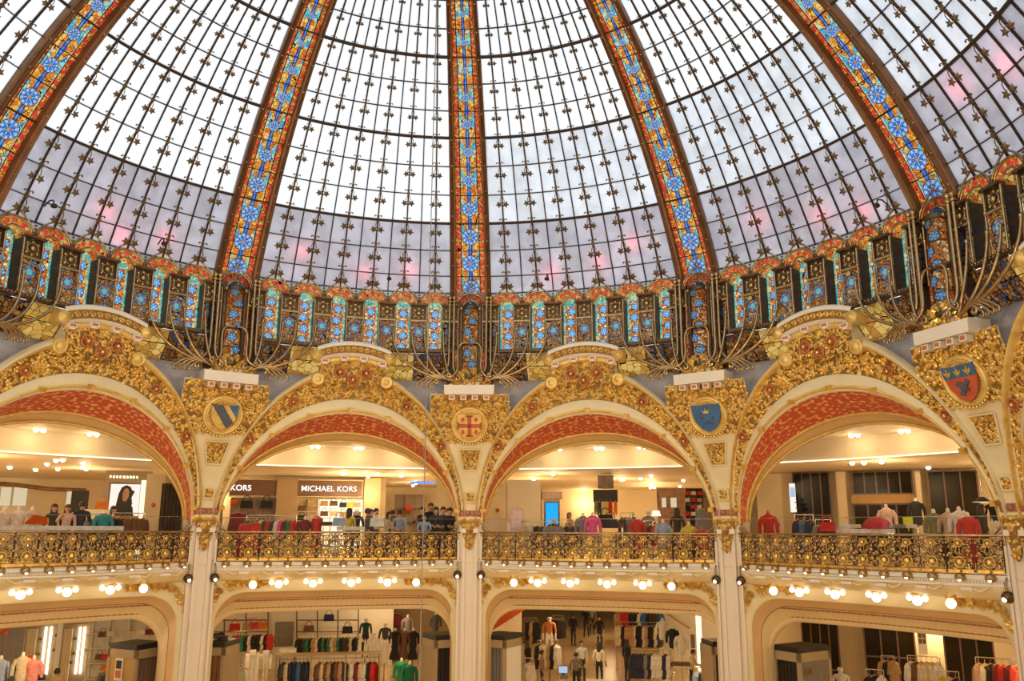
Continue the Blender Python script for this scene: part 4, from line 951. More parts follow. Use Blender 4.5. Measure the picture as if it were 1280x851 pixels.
for k in range(-2, 3):
    a = PHI0 + 36 * (k + .5)
    B = Ring('balcony', 'bowed cream balcony slab with moulded cornice ' + BALN[k], 'balcony', a, 13.1, -1.5, 'bowed balconies')
    B.part('balcony_slab', slab_b); B.part('dentil_row', dent_b)
    for q in np.linspace(-13, 13, 7): B.place('scroll_bracket', brk_me, pol(13.1 - .93 * float(proj_(q)), q, -1.235), dome_frame(0, q))
    Rl = Ring('balcony_railing', 'gilded scrollwork balcony railing with bosses and bulbs ' + BALN[k], 'railing', a, 12.6, -.93, 'balcony railings')
    Rl.part('top_rail', toprail); Rl.part('bottom_rail', botrail); Rl.part('glass_screen', glass_b)
    for i, q in enumerate(PAN):
        q = float(q); dth = .05; e = railp(q + dth, 0.) - railp(q - dth, 0.); e /= np.linalg.norm(e); M = np.stack([e, np.cross([0, 0, 1.], e), [0, 0, 1.]], 1); c = railp(q, 0.)
        Rl.place('scroll_panel', scroll_panel, c, M); n_ = -M[:, 1]
        Rl.place('gilt_boss', boss_big, c + n_ * .07 + np.array([0, 0, -.66]), M); Rl.place('gilt_boss', boss_small, c + n_ * .05 + np.array([0, 0, -.25]), M)
        cup = Rl.place('lamp_cup', cup_me, c + n_ * .13 + np.array([0, 0, -.98]), M); bo = link('bulb', cupbulb_me, cup)
    for s in (-1, 1):
        M = dome_frame(0, s * 16.3); M = M @ np.diag([-s, 1, 1]); 
        if s > 0: M = dome_frame(0, s * 16.3) @ np.array([[-1, 0, 0], [0, -1, 0], [0, 0, 1]])
        Rl.place('rail_end', end_me, railp(s * 16.3, 0.), M)
    for i, q in enumerate((-11.6, -8.2, -3.6, 1.6, 6.6, 10.6)):
        z = -1.40; single = i in (0, 5); lp = pol(12.62, a + q, z); nm = 'single globe ceiling lamp' if single else 'triple globe ceiling lamp'
        pl, pr = PRN[k]; lb = ('single globe lamp beside the ' + pl, 'triple globe lamp second from the ' + pl, 'triple globe lamp third from the ' + pl, 'triple globe lamp third from the ' + pr, 'triple globe lamp second from the ' + pr, 'single globe lamp beside the ' + pr)[i]
        Lm = thing('globe_lamp', lb + ' ' + BALN[k], 'lamp', lp, -math.radians(a + q), ('single' if single else 'triple') + ' globe lamps under the balconies')
        link('lamp_mount', fit_me, Lm); link('globe', globe_me, Lm)
        if not single:
            link('lamp_arm', arm_me, Lm)
            for s in (-1, 1): link('small_globe', sglobe_me, Lm, (s * .21, 0, -.13))
        if not single: point('lamp_light', pol(12.55, a + q, z - .40), 1.6, .12)
    for s in (-1, 1):
        lp = pol(12.86, a + s * 16.35, -1.38); Wl = thing('bracket_lamp', 'round bronze bracket lamp on the pier ' + (('toward the ' if 0 else '') + BRL[k][0 if s < 0 else 1]), 'lamp', lp, -math.radians(a + s * 16.35), 'bracket lamps at the balcony ends')
        link('lamp_bracket', wl_me, Wl); link('bulb', wlb_me, Wl)
# lower basket arches
def lower_curve(H, zt, R, n=8):
    Rd = math.degrees(R / 13.2); pts = [(-H, ZF), (-H, zt - R)] + [(-H + Rd * (1 - math.cos(t)), zt - R + R * math.sin(t)) for t in np.linspace(0, math.pi / 2, n)[1:]]
    mid = [(x, zt) for x in np.linspace(-H + Rd, 0, 7)[1:]]; L_ = pts + mid
    return np.array(L_ + [(-x, z) for x, z in L_[-2::-1]])
LS = [(17.5, -1.42, .06, 13.06), (15.75, -1.80, .85, 13.04), (15.7, -1.83, .85, 13.10), (15.6, -1.90, .9, 13.35), (15.5, -2.04, .9, 13.55), (15.45, -2.06, .9, 13.58), (15.4, -2.24, .9, 13.85), (15.35, -2.38, .9, 14.0), (15.3, -2.50, .9, 14.05), (15.3, -2.52, .9, 14.3)]
rows = [pol(r, c[:, 0], c[:, 1]) for H, zt, R, r in LS for c in [lower_curve(H, zt, R)]]
mb = MB(); mb.grid(np.array(rows[:3]), 'cream'); la1 = mb.mesh('arch_face')
mb = MB(); mb.grid(np.array(rows[2:5]), 'tan_cove'); la2 = mb.mesh('tan_cove')
mb = MB(); mb.grid(np.array(rows[4:6]), 'red_line'); mb.grid(np.array(rows[5:8]), 'cove_pale'); mb.grid(np.array(rows[7:]), 'cove_pale'); la3 = mb.mesh('pale_cove')
mb = MB(); c = lower_curve(*LS[5][:3])
for q in np.linspace(-13, 13, 40):
    for zt, r, d in ((-2.06, 13.56, .05), (-2.40, 13.98, -.04)): mb.ball(pol(r, q, zt - d), .07, 'red_line', 6, (1.5, .3, .35))
scal_me = mb.mesh('scalloped_edge')
mb = MB()
for i in range(130):
    s = 1 if i % 2 else -1; u = rng.random(); q = 16.3 - 7.0 * u; z = -1.48 - .16 * rng.random() - .75 * max(0, (q - 13.6) / 2.7) ** 2 * rng.random() ** .5; P = pol(13.0, s * q, z); V, f = (LEAF, SCROLL, FLOWER)[int(rng.random() * 2.99)]
    add_motif(mb, V, f, P, dome_frame(0, s * q), rng.random() * 6.3, .14 + .05 * rng.random(), 'gold_pale' if i % 3 else 'gold')
corner_rel = mb.mesh('gilt_foliage')
for k in range(-2, 3):
    L_ = Ring('lower_arch', 'flattened cream arch with tan cove under the balcony ' + BALN[k], 'arch', PHI0 + 36 * (k + .5), 13.05, ZF, 'basket arches under the balconies')
    L_.part('arch_face', la1); L_.part('tan_cove', la2); L_.part('pale_cove', la3); L_.part('scalloped_edge', scal_me, kind='stuff'); L_.part('gilt_foliage', corner_rel, kind='stuff')
# ================================================================== shop floors behind the arches
RB = 46.0; ZU = -1.0
tha = np.linspace(PHI0 - 100, PHI0 + 125, 91)
def annulus(name, rs_zs, mat, label, cat):
    mb = MB(); mb.grid(np.array([pol(r, tha, z) for r, z in rs_zs]), mat, False); o = link(name, mb.mesh(name)); return tag(o, label, cat, kind='structure')
annulus('floor', [(12.9, ZU), (RB, ZU)], 'floor_stone', 'warm stone floor of the upper shops behind the balconies', 'floor')
annulus('floor', [(8.0, ZF), (RB + 20, ZF)], 'floor_stone', 'pale stone floor of the lower shops', 'floor')
annulus('ceiling', [(13.53, 2.92), (17.0, 2.90)], 'shop_ceiling', 'raised cream ceiling strip just behind the gilded arches', 'ceiling')
annulus('ceiling', [(17.0, 2.92), (17.0, 2.22), (17.2, 2.18)], 'shop_ceiling', 'lit cream bulkhead between the two shop ceiling levels', 'ceiling')
annulus('ceiling', [(17.2, 2.20), (RB, 2.20)], 'shop_ceiling', 'cream upper shop ceiling with scattered spotlights', 'ceiling')
annulus('ceiling', [(14.25, -2.5), (RB + 20, -2.5)], 'shop_ceiling', 'cream ceiling of the lower shops', 'ceiling')
annulus('wall_back', [(RB - .2, ZU - .1), (RB - .2, 2.3)], 'shop_wall', 'far cream wall of the upper shops', 'wall')
annulus('wall_back', [(RB + 19, ZF - .1), (RB + 19, -2.4)], 'shop_wall', 'far cream wall of the lower shops', 'wall')
mb = MB(); tl = np.linspace(0, 360, 91); mb.grid(np.array([pol(8.2, tl, ZF - .002), pol(.01, tl, ZF - .002)]), 'floor_stone', False); tag(link('floor', mb.mesh('floor')), 'stone floor at the centre of the rotunda', 'floor', kind='structure')
thr = np.linspace(PHI0 + 118, PHI0 + 266, 41); mb = MB(); mb.grid(np.array([pol(18.0, thr, ZF), pol(18.0, thr, 5.0), pol(12.4, thr, 5.05), pol(12.3, thr, 7.4)]), 'cream', False); tag(link('wall_rear', mb.mesh('wall_rear')), 'cream gallery wall on the far side opposite the gilded arches', 'wall', kind='structure')
mb = MB(); mb.tube(pol(16.98, tha, 2.215), .018, 'cove_strip', 5); o = link('cove_light', mb.mesh('cove_light')); tag(o, 'thin warm light line along the shop ceiling bulkhead', 'light strip')
# ceiling spots
mb = MB(); mb.lathe([(.0, -.095), (.045, -.085), (.075, -.05), (.085, -.012)], 'spot_lens', 10); lens_me = mb.mesh('lens')
mb = MB(); mb.lathe([(.085, -.014), (.11, -.02), (.12, 0)], 'chrome', 10); ringm = mb.mesh('lamp_ring')
def spot_fix(P, label, group, power=0, below=.35):
    t = thing('ceiling_spot', label, 'spotlight', P, 0, group); link('lens', lens_me, t); link('lamp_ring', ringm, t)
    if power: point('spot_light', (P[0], P[1], P[2] - below), power, .12)
BAY = {-2: 'woman poster shop', -1: 'lit bag shop', 0: 'blue screen shop', 1: 'dark glazed shop', 2: 'shop beside the fleur-de-lis pier'}
for k in range(-2, 3):
    a = PHI0 + 36 * (k + .5)
    for q in (-9, -8.2, -3, -2.2, 3, 3.8, 9, 9.8):
        spot_fix(pol(16.4, a + q * .9, 2.90), 'paired ceiling spotlight above the bulkhead of the ' + BAY[k], 'paired spotlights behind the arches', 9 if q in (-9, -3, 3, 9) else 0)
    for i in range(22):
        rr = 18.0 + 17 * rng.random() ** 1.2; q = (rng.random() * 2 - 1) * 15
        spot_fix(pol(rr, a + q, 2.195), 'small recessed spotlight in the low ceiling of the ' + BAY[k], 'recessed spotlights', 75 if i % 3 == 0 else 0, .75)
    for i in range(6):
        rr = 17 + 4.6 * i; q = (-8 if i % 2 else 8)
        spot_fix(pol(rr, a + q, -2.505), 'recessed spotlight in the lower ceiling of the ' + BAY[k], 'lower ceiling spotlights', 110, .6)
# added floodlights, unseen behind the viewer, for warm front light on the arches
mb = MB(); mb.box((0, .12, 0), (.5, .2, .4), 'black_paint'); mb.box((0, .22, -.3), (.1, .05, .5), 'black_paint'); flood_b = mb.mesh('lamp_housing')
mb = MB(); mb.box((0, 0, 0), (.44, .02, .34), 'spot_lens'); flood_l = mb.mesh('lamp_glass')
FL = []
for i, (ang, z) in enumerate(((118, 1.2), (150, 1.2), (-120, 1.2), (-148, 1.2), (180, 3.0))):
    P = pol(13.2, ang, z); tgt = pol(9, ang + 180, 3.5) ; d = tgt - P; rz = math.atan2(d[0], -d[1]) 
    t = thing('added_floodlight', 'added black floodlight, out of view opposite the gilded arches', 'floodlight', P, rz, 'added floodlights'); link('lamp_housing', flood_b, t); link('lamp_glass', flood_l, t)
    l = bpy.data.lights.new('flood_light', 'SPOT'); l.energy = 1700 * LAMP; l.color = WARM; l.spot_size = math.radians(100); l.spot_blend = .6; l.shadow_soft_size = .3
    o = bpy.data.objects.new('flood_light', l); COL.objects.link(o); v = Vector(d.tolist()).normalized(); o.location = Vector(P.tolist()) + v * .3; o.rotation_euler = v.to_track_quat('-Z', 'Y').to_euler()
# red roof signs shining on the lower panes from outside
for k, q, t_ in ((-2, 7, 27.5), (-2, -2, 28.5), (-2, 1, 26.8), (-1, -9, 29), (-1, 1, 27.5), (-1, 8, 28.0), (0, -5, 27.6), (0, 3, 28.3), (0, 9, 30), (1, 2, 28), (1, 8, 27), (1, -7, 29.5), (2, -8, 32), (2, -1, 31)):
    fr = dome_frame(t_, PHI0 + 36 * (k + .5) + q); P = dome(t_, PHI0 + 36 * (k + .5) + q) + fr[:, 1] * .26
    point('roof_lamp', P, 5, .08, (1.0, .06, .10))
# ================================================================== shop fittings and goods
def facing(P): d = np.asarray(P) - CAM; return -math.atan2(d[0], d[1])
def zpx(y, x, D): return float(at(x, y, D)[2])
def boxpx(x0, x1, yt, yb, D):
    """centre, width, height of a board seen between those sight lines at distance D"""
    a, b = at(x0, yt, D), at(x1, yb, D); xm, ym = (x0 + x1) / 2, (yt + yb) / 2; c = at(xm, ym, D)
    return c, float(np.hypot(*(b - a)[:2])), float(at(xm, yt, D)[2] - at(xm, yb, D)[2])
def board(name, x0, x1, yt, yb, D, mat, label, cat, th=.12, group=None, kind=None, zb=None):
    c, w_, h = boxpx(x0, x1, yt, yb, D)
    if zb is not None: top = c[2] + h / 2; h = top - zb; c[2] = (top + zb) / 2
    mb = MB(); mb.box((0, th / 2, 0), (w_, th, h), mat); o = link(name, mb.mesh(name), None, c, (0, 0, facing(c))); return tag(o, label, cat, group, kind), w_, h, c
def part_box(parent, name, c, size, mat):
    mb = MB(); mb.box((0, 0, 0), size, mat); return link(name, mb.mesh(name), parent, c)
# ---- clothes
def soft(outline, t, hole=None):
    p = np.array(outline, float); k = len(p); c = p.mean(0); inner = c + (p - c) * .72; mb = MB()
    v = [(x, 0, z) for x, z in p] + [(x, -t, z) for x, z in inner] + [(x, t, z) for x, z in inner]
    f = [[i, (i + 1) % k, k + (i + 1) % k, k + i] for i in range(k)] + [[(i + 1) % k, i, 2 * k + i, 2 * k + (i + 1) % k] for i in range(k)] + [list(range(k, 2 * k)), list(range(2 * k, 3 * k))[::-1]]
    mb.add(v, f, 'cloth'); return mb
def mirror(h): return h + [(-x, z) for x, z in h[::-1]]
GM = {}
GM['shirt'] = soft(mirror([(.05, -.04), (.20, -.09), (.29, -.42), (.22, -.46), (.19, -.28), (.20, -.72)]), .09).mesh('shirt')
GM['dress'] = soft(mirror([(.05, -.04), (.18, -.09), (.22, -.28), (.16, -.36), (.17, -.5), (.26, -1.05)]), .09).mesh('dress')
GM['coat'] = soft(mirror([(.05, -.04), (.22, -.09), (.31, -.60), (.24, -.63), (.21, -.35), (.25, -.98)]), .11).mesh('coat')
GM['trousers'] = soft([(-.17, -.05), (.17, -.05), (.20, -.5), (.17, -1.05), (.04, -1.05), (.01, -.4), (-.01, -.4), (-.04, -1.05), (-.17, -1.05), (-.20, -.5)], .06).mesh('trousers')
mb = MB(); mb.tube([(-.18, 0, -.09), (0, 0, -.03), (.18, 0, -.09)], .012, 'wood_honey', 5); mb.tube([(0, 0, -.03), (0, 0, .03), (.03, 0, .06), (.04, 0, .09), (0, 0, .11), (-.03, 0, .09)], .006, 'chrome', 4); hanger_me = mb.mesh('hanger')
CNAME = {}
def garment(kind, P, rz, col, label, group=None, sc=1.0):
    o = link(kind, GM[kind], None, P, (0, 0, rz), sc, color=col); link('hanger', hanger_me, o); return tag(o, label, 'trousers' if kind == 'trousers' else kind, group)
BK, NV, WH, CRM, RD, MR, GY, DG, TN, BR, GN, OL, PK, BL, LB, OR, YL = (.015, .015, .018), (.02, .03, .075), (.80, .76, .70), (.74, .62, .44), (.62, .025, .02), (.20, .02, .025), (.24, .22, .21), (.06, .055, .05), (.50, .32, .16), (.17, .08, .035), (.01, .22, .09), (.22, .22, .10), (.85, .10, .32), (.03, .16, .50), (.35, .45, .66), (.78, .24, .03), (.72, .56, .06)
CN = {BK: 'black', NV: 'navy', WH: 'white', CRM: 'cream', RD: 'red', MR: 'maroon', GY: 'grey', DG: 'charcoal', TN: 'tan', BR: 'brown', GN: 'green', OL: 'olive', PK: 'pink', BL: 'blue', LB: 'pale blue', OR: 'orange', YL: 'yellow'}
def rack(x0, x1, ytop, D, cols, where, kind='shirt', zfloor=ZF, frame=True, step=None, turn=1.35, sc=1.0, D1=None):
    a, b = at(x0, ytop, D), at(x1, ytop, D1 or D); b[2] = a[2]; L_ = float(np.linalg.norm(b - a)); u = (b - a) / L_; rz = math.atan2(u[1], u[0])
    if frame:
        t = thing('clothes_rail', 'chrome clothes rail hung with garments ' + where, 'clothes rail', (a[0], a[1], zfloor), rz, 'clothes rails')
        h = a[2] - zfloor; mb = MB(); mb.tube([(0, 0, h), (L_, 0, h)], .016, 'chrome', 6); link('rail_bar', mb.mesh('rail_bar'), t)
        for x in (0, L_):
            mb = MB(); mb.tube([(x, 0, h), (x, 0, .03)], .016, 'chrome', 6); mb.box((x, 0, .02), (.05, .45, .04), 'chrome'); link('rail_leg', mb.mesh('rail_leg'), t)
    n = max(2, int(L_ / (step or .13)))
    for i in range(n):
        P = a + u * L_ * (i + .5) / n; P[2] -= .11 * sc; c = cols[int(i * len(cols) / n)] if len(cols) < n else cols[i % len(cols)]
        if step is None and rng.random() < .35: c = cols[int(rng.random() * len(cols))]
        garment(kind, P, rz + turn + (rng.random() - .5) * .35, c, '%s %s hanging on the rail %s' % (CN.get(c, 'denim blue'), kind, where), CN.get(c, 'denim blue') + ' garments on the rail ' + where, sc)
# ---- people and mannequins
def figure(name, arms, legs, hands=True, lean=0.0):
    V = {}; E = []; R = {}; T = {}
    def J(n, p, r, tag_, par=None):
        V[n] = p; R[n] = r if hasattr(r, '__len__') else (r, r); T[n] = tag_
        if par: E.append((par, n))
    ly = lambda z: -lean * max(0, z - .95)
    J('pelvis', (0, 0, .95), (.155, .115), 'leg'); J('waist', (0, ly(1.12), 1.12), (.125, .10), 'top', 'pelvis'); J('chest', (0, ly(1.34), 1.34), (.165, .12), 'top', 'waist'); J('neck', (0, ly(1.47), 1.47), .06, 'top', 'chest')
    J('throat', (0, ly(1.52), 1.52), .052, 'skin', 'neck'); J('head', (0, ly(1.58) - .015, 1.585), (.078, .09), 'skin', 'throat'); J('crown', (0, ly(1.66), 1.665), (.075, .088), 'skin', 'head'); J('nose', (0, ly(1.6) - .115, 1.60), .012, 'skin', 'head')
    for s, sd in ((-1, 'l'), (1, 'r')):
        J('ear' + sd, (s * .085, ly(1.61), 1.605), .014, 'skin', 'head')
        sh, el, wr = arms[0 if s < 0 else 1]; q = lambda p: (s * p[0], p[1] + ly(1.4), p[2])
        J('sh' + sd, q(sh), .062, 'top', 'chest'); J('el' + sd, q(el), .046, 'top', 'sh' + sd); J('wr' + sd, q(wr), .031, 'skin', 'el' + sd)
        d = np.array(q(wr)) - np.array(q(el)); d /= np.linalg.norm(d); pm = np.array(q(wr)) + d * .07; J('pa' + sd, tuple(pm), (.036, .02), 'skin', 'wr' + sd)
        sdv = np.cross(d, [0, 1, 0]); sdv = sdv / (np.linalg.norm(sdv) + 1e-6)
        if hands:
            for i, (o_, ln) in enumerate(((-.03, .075), (-.011, .085), (.01, .08), (.03, .062))):
                f1 = pm + sdv * o_ + d * .04; J('f%d%s' % (i, sd), tuple(f1), .010, 'skin', 'pa' + sd); J('g%d%s' % (i, sd), tuple(f1 + d * ln * .6 + np.array([0, -.015, 0])), .008, 'skin', 'f%d%s' % (i, sd))
            th_ = pm - d * .03 + sdv * -.045; J('t%s' % sd, tuple(th_), .011, 'skin', 'wr' + sd); J('u%s' % sd, tuple(th_ + d * .045 - sdv * .01), .009, 'skin', 't' + sd)
        hp, kn, an = legs[0 if s < 0 else 1]; q2 = lambda p: (s * p[0], p[1], p[2])
        J('hp' + sd, q2(hp), .085, 'leg', 'pelvis'); J('kn' + sd, q2(kn), .06, 'leg', 'hp' + sd); J('an' + sd, q2(an), .042, 'leg', 'kn' + sd); J('to' + sd, (s * an[0] * 1.1, an[1] - .15, max(.035, an[2] - .06)), .038, 'leg', 'an' + sd)
    nm = list(V); idx = {n: i for i, n in enumerate(nm)}; me = bpy.data.meshes.new(name + '_bones'); me.from_pydata([V[n] for n in nm], [(idx[a], idx[b]) for a, b in E], [])
    o = bpy.data.objects.new(name + '_bones', me); COL.objects.link(o); md = o.modifiers.new('Skin', 'SKIN'); md.use_smooth_shade = True
    for i, n in enumerate(nm): sv = me.skin_vertices[0].data[i]; sv.radius = R[n]; sv.use_root = n == 'pelvis'
    sb = o.modifiers.new('Sub', 'SUBSURF'); sb.levels = 1
    dg = bpy.context.evaluated_depsgraph_get(); body = bpy.data.meshes.new_from_object(o.evaluated_get(dg)); body.name = name
    bpy.data.objects.remove(o); bpy.data.meshes.remove(me)
    JP = np.array([V[n] for n in nm]); tg = [T[n] for n in nm]
    n_ = len(body.polygons); cen = np.zeros(n_ * 3); body.polygons.foreach_get('center', cen); cen = cen.reshape(-1, 3)
    near = np.argmin(((cen[:, None] - JP[None]) ** 2).sum(2), 1); mi = [{'top': 0, 'leg': 1, 'skin': 2}[tg[i]] for i in near]
    body.materials.clear()
    for q in ('cloth', 'trousers', 'skin'): body.materials.append(MATS[q])
    body.polygons.foreach_set('material_index', mi); body.polygons.foreach_set('use_smooth', [True] * n_); body.update(); return body, ly(1.62)
A_DOWN = ((.19, 0, 1.42), (.245, .02, 1.16), (.25, -.06, .92)); A_FWD = ((.19, 0, 1.42), (.25, -.08, 1.18), (.16, -.36, 1.12)); A_UP = ((.19, 0, 1.42), (.24, -.14, 1.22), (.07, -.30, 1.36))
L_ST = ((.09, 0, .88), (.10, -.02, .49), (.10, .02, .09)); L_F = ((.09, -.03, .88), (.095, -.2, .5), (.095, -.22, .09)); L_B = ((.09, .03, .88), (.095, .08, .5), (.095, .3, .12))
POSES = {'stand': figure('standing_body', (A_DOWN, A_DOWN), (L_ST, L_ST)), 'lean': figure('leaning_body', (A_FWD, A_FWD), (L_ST, L_ST), lean=.22), 'walk': figure('walking_body', (A_DOWN, A_FWD), (L_F, L_B)), 'phone': figure('phone_body', (A_UP, A_DOWN), (L_ST, L_ST))}
POSES['mannequin'] = POSES['stand']
mb = MB(); mb.lathe([(0, .115), (.06, .105), (.098, .05), (.104, 0), (.096, -.05)], 'hair', 12, M=np.diag([.93, 1.05, 1]), a0=-.35, a1=math.pi + .35); mb.lathe([(0, .116), (.06, .106), (.1, .052), (.1, .03)], 'hair', 12, M=np.diag([.93, 1.05, 1])); hair_s = mb.mesh('short_hair')
mb = MB(); mb.lathe([(0, .118), (.06, .108), (.102, .05), (.108, 0), (.105, -.12), (.11, -.22), (.06, -.3)], 'hair', 12, M=np.diag([.95, 1.02, 1]), a0=-.3, a1=math.pi + .3); mb.lathe([(0, .119), (.06, .108), (.1, .055), (.1, .03)], 'hair', 12, M=np.diag([.95, 1.05, 1])); hair_l = mb.mesh('long_hair')
mb = MB(); mb.ball((0, 0, 0), .011, 'black_paint', 6); eye_me = mb.mesh('eye')
def person(x, D, pose, col, label, zf=ZU, turn=0.0, hair='short', h=1.0, group=None, trous=None, P=None):
    P = at(x, 662, D) if P is None else P; P = np.array([P[0], P[1], zf]); me, hy = POSES[pose]
    o = link('person', me, None, P, (0, 0, facing(P) + turn), h, color=col); tag(o, label, 'person', group)
    link('hair', hair_l if hair == 'long' else hair_s, o, (0, hy + .012, 1.635))
    for s in (-1, 1): link('eye', eye_me, o, (s * .032, hy - .088, 1.632))
    return o
wm = bpy.data.meshes
def mannequin(x, D, label, col, zf, turn=0.0, bottom=None, yhead=None):
    me = POSES['stand'][0].copy()
    for i, q in enumerate(('cloth', bottom or 'mannequin_white', 'mannequin_white')): me.materials[i] = MATS[q]
    P = at(x, 662, D); P[2] = zf
    if yhead: P[2] = zpx(yhead, x, D) - 1.75
    o = link('mannequin', me, None, P, (0, 0, facing(P) + turn), color=col); tag(o, label, 'mannequin'); mb = MB()
    b = zf - P[2]; mb.lathe([(0, b + .001), (.2, b + .001), (.2, b + .03), (.03, b + .04), (.02, .06), (.0, .07)], 'chrome', 14, (.0, .12, 0)); link('stand', mb.mesh('stand'), o); return o
tor = [(.13, -.02), (.16, .1), (.17, .2), (.145, .34), (.165, .48), (.19, .6), (.18, .68), (.10, .73), (.055, .76)]
def bust(x, ytop, D, col, label, zf=ZU, sleeves=True, long=False, group=None, sc=1.0, neck='mannequin_white'):
    top = zpx(ytop, x, D); P = at(x, 662, D); P[2] = zf; h = top - zf; t = thing('dress_form', label, 'mannequin', P, facing(P) + (rng.random() - .5) * .5, group)
    b = h - .86 * sc; mb = MB(); pr = ([(.24, -.45), (.22, -.3)] if long else []) + tor
    mb.lathe([(r * sc, b + z * sc) for r, z in pr], 'cloth', 14, M=np.diag([1, .72, 1]))
    if sleeves:
        for s in (-1, 1): mb.tube([(s * .16 * sc, 0, b + .66 * sc), (s * .24 * sc, -.01, b + .5 * sc), (s * .26 * sc, -.03, b + .2 * sc)], [.07 * sc, .062 * sc, .05 * sc], 'cloth', 8)
    o = link('clothing', mb.mesh('clothing'), t, color=col); mb = MB(); mb.lathe([(.055, b + .74 * sc), (.05, b + .82 * sc), (.035, b + .86 * sc), (0, b + .87 * sc)], neck, 10); link('neck', mb.mesh('neck'), t)
    mb = MB(); mb.lathe([(.0, .0), (.17, .0), (.17, .02), (.02, .04), (.018, max(.05, b)), (0, max(.06, b + .02))], 'chrome', 12); link('stand', mb.mesh('stand'), t); return t
def bag_mesh():
    mb = MB(); mb.prism([(-.17, 0), (.17, 0), (.15, .2), (-.15, .2)], .13, 'cloth', O=(0, .065, 0)); b = mb.mesh('bag_body'); mb = MB(); mb.tube([(-.09, 0, .19), (-.08, 0, .3), (0, 0, .34), (.08, 0, .3), (.09, 0, .19)], .012, 'cloth', 5); return b, mb.mesh('bag_handle')
BAG = bag_mesh()
def bag(P, col, label, group=None, sc=1.0, rz=None):
    o = link('handbag', BAG[0], None, P, (0, 0, facing(P) if rz is None else rz), sc, color=col); link('bag_handle', BAG[1], o, color=col); return tag(o, label, 'handbag', group)
def shelf_unit(name, x0, x1, yt, yb, D, rows, cols, mat, back, label, depth=.35, zb=None):
    c, w_, h = boxpx(x0, x1, yt, yb, D)
    if zb is not None: top = c[2] + h / 2; h = top - zb; c[2] = (top + zb) / 2
    t = thing(name, label, 'shelves', (c[0], c[1], c[2] - h / 2), facing(c)); part_box(t, 'back_panel', (0, depth + .02, h / 2), (w_, .04, h), back)
    for i in range(rows + 1): part_box(t, 'shelf', (0, depth / 2, min(h - .015, .015 + h * i / rows)), (w_, depth, .03), mat)
    for j in range(cols + 1): part_box(t, 'upright', (-w_ / 2 + w_ * j / cols, depth / 2, h / 2), (.03, depth + .02, h), mat)
    return t, w_, h, c
def text(s, size, P, rz, mat, parent=None, ext=.02):
    cu = bpy.data.curves.new('lettering', 'FONT'); cu.body = s; cu.size = size; cu.extrude = ext; cu.align_x = 'CENTER'; cu.align_y = 'CENTER'; cu.offset = size * .014; cu.space_character = 1.05
    cu.materials.append(MATS[mat]); o = bpy.data.objects.new('lettering_curve', cu); COL.objects.link(o)
    me = bpy.data.meshes.new_from_object(o.evaluated_get(bpy.context.evaluated_depsgraph_get())); bpy.data.objects.remove(o); me.name = 'lettering'
    return link('lettering', me, parent, P, (math.pi / 2, 0, rz))
def red_alarm(x, y, D, label):
    P = at(x, y, D); mb = MB(); mb.lathe([(0, -.04), (.06, -.035), (.075, 0), (.075, .03)], 'shield_red', 12, M=XZ); o = link('alarm_sounder', mb.mesh('alarm_sounder'), None, P, (0, 0, facing(P))); tag(o, label, 'alarm')
# ------------------------------------------------------------------ upper floor, bag shop
board('wall_shopfront', 283, 482, 596, 662, 37.6, 'shop_wall', 'tan stone front wall of the bag shop', 'wall', .2, kind='structure', zb=ZU)
def signboard(x0, x1, yt, yb, D, s, tx, size, mat, label, lettermat='sign_letter', zb=None):
    c, w_, h = boxpx(x0, x1, yt, yb, D); t = thing('shop_sign', label, 'sign', c, facing(c)); mb = MB(); mb.box((0, .05, 0), (w_, .1, h), mat); link('sign_panel', mb.mesh('sign_panel'), t)
    mb = MB(); fw_ = .04
    for q in (((0, h / 2), (w_ + .08, fw_)), ((0, -h / 2), (w_ + .08, fw_)), ((-w_ / 2, 0), (fw_, h)), ((w_ / 2, 0), (fw_, h))): mb.box((q[0][0], .03, q[0][1]), (q[1][0], .12, q[1][1]), 'cream')
    link('sign_frame', mb.mesh('sign_frame'), t)
    if s: text(s, size, ((tx - (x0 + x1) / 2) / (x1 - x0) * w_, -.03, -.02), 0, lettermat, t)
    return t
signboard(371, 453, 600, 621, 37.2, 'MICHAEL KORS', 411.5, .32, 'sign_brown', 'brown shop sign with white letters reading MICHAEL KORS')
signboard(288, 346, 599, 620, 37.2, 'KORS', 301.5, .32, 'sign_brown', 'shorter brown sign with white letters reading KORS')
board('display_window', 289, 346, 622, 662, 37.3, 'marble_brown', 'brown display window under the shorter sign', 'window display', .1, zb=ZU)
for i, x in enumerate((308, 333)): bag(at(x, 635, 36.9), BK, ('black handbag in the brown display window beside the orange box', 'black handbag in the brown display window beside the tan pillar')[i], sc=1.5)
mb = MB(); mb.box((0, 0, 0), (.26, .2, .15), 'orange_paint'); mb.box((0, 0, .085), (.28, .22, .03), 'rose_red'); o = link('gift_box', mb.mesh('gift_box'), None, at(293, 628, 36.9)); tag(o, 'small orange lidded box in the brown display window', 'box')
t, w_, h, c = shelf_unit('lit_shelving', 372, 453, 623, 664, 37.3, 4, 6, 'shop_white', 'shelf_glow', 'glowing white bag shelves under the long lettered sign', .3, zb=ZU)
bc = [BR, TN, BR, NV, YL, TN, BR, CRM, TN, BK, BR, TN]; bn = ['brown', 'tan', 'chestnut', 'navy', 'mustard', 'sand', 'dark brown', 'cream', 'caramel', 'black', 'cocoa', 'honey']
for i, (x, y) in enumerate(((377, 638), (405, 632), (417, 632), (429, 634), (437, 634), (446, 634), (405, 645), (417, 645), (429, 646), (377, 650), (446, 646), (391, 634))):
    bag(at(x, y, 37.0), bc[i], bn[i] + ' handbag on the glowing white shelves', sc=1.0)
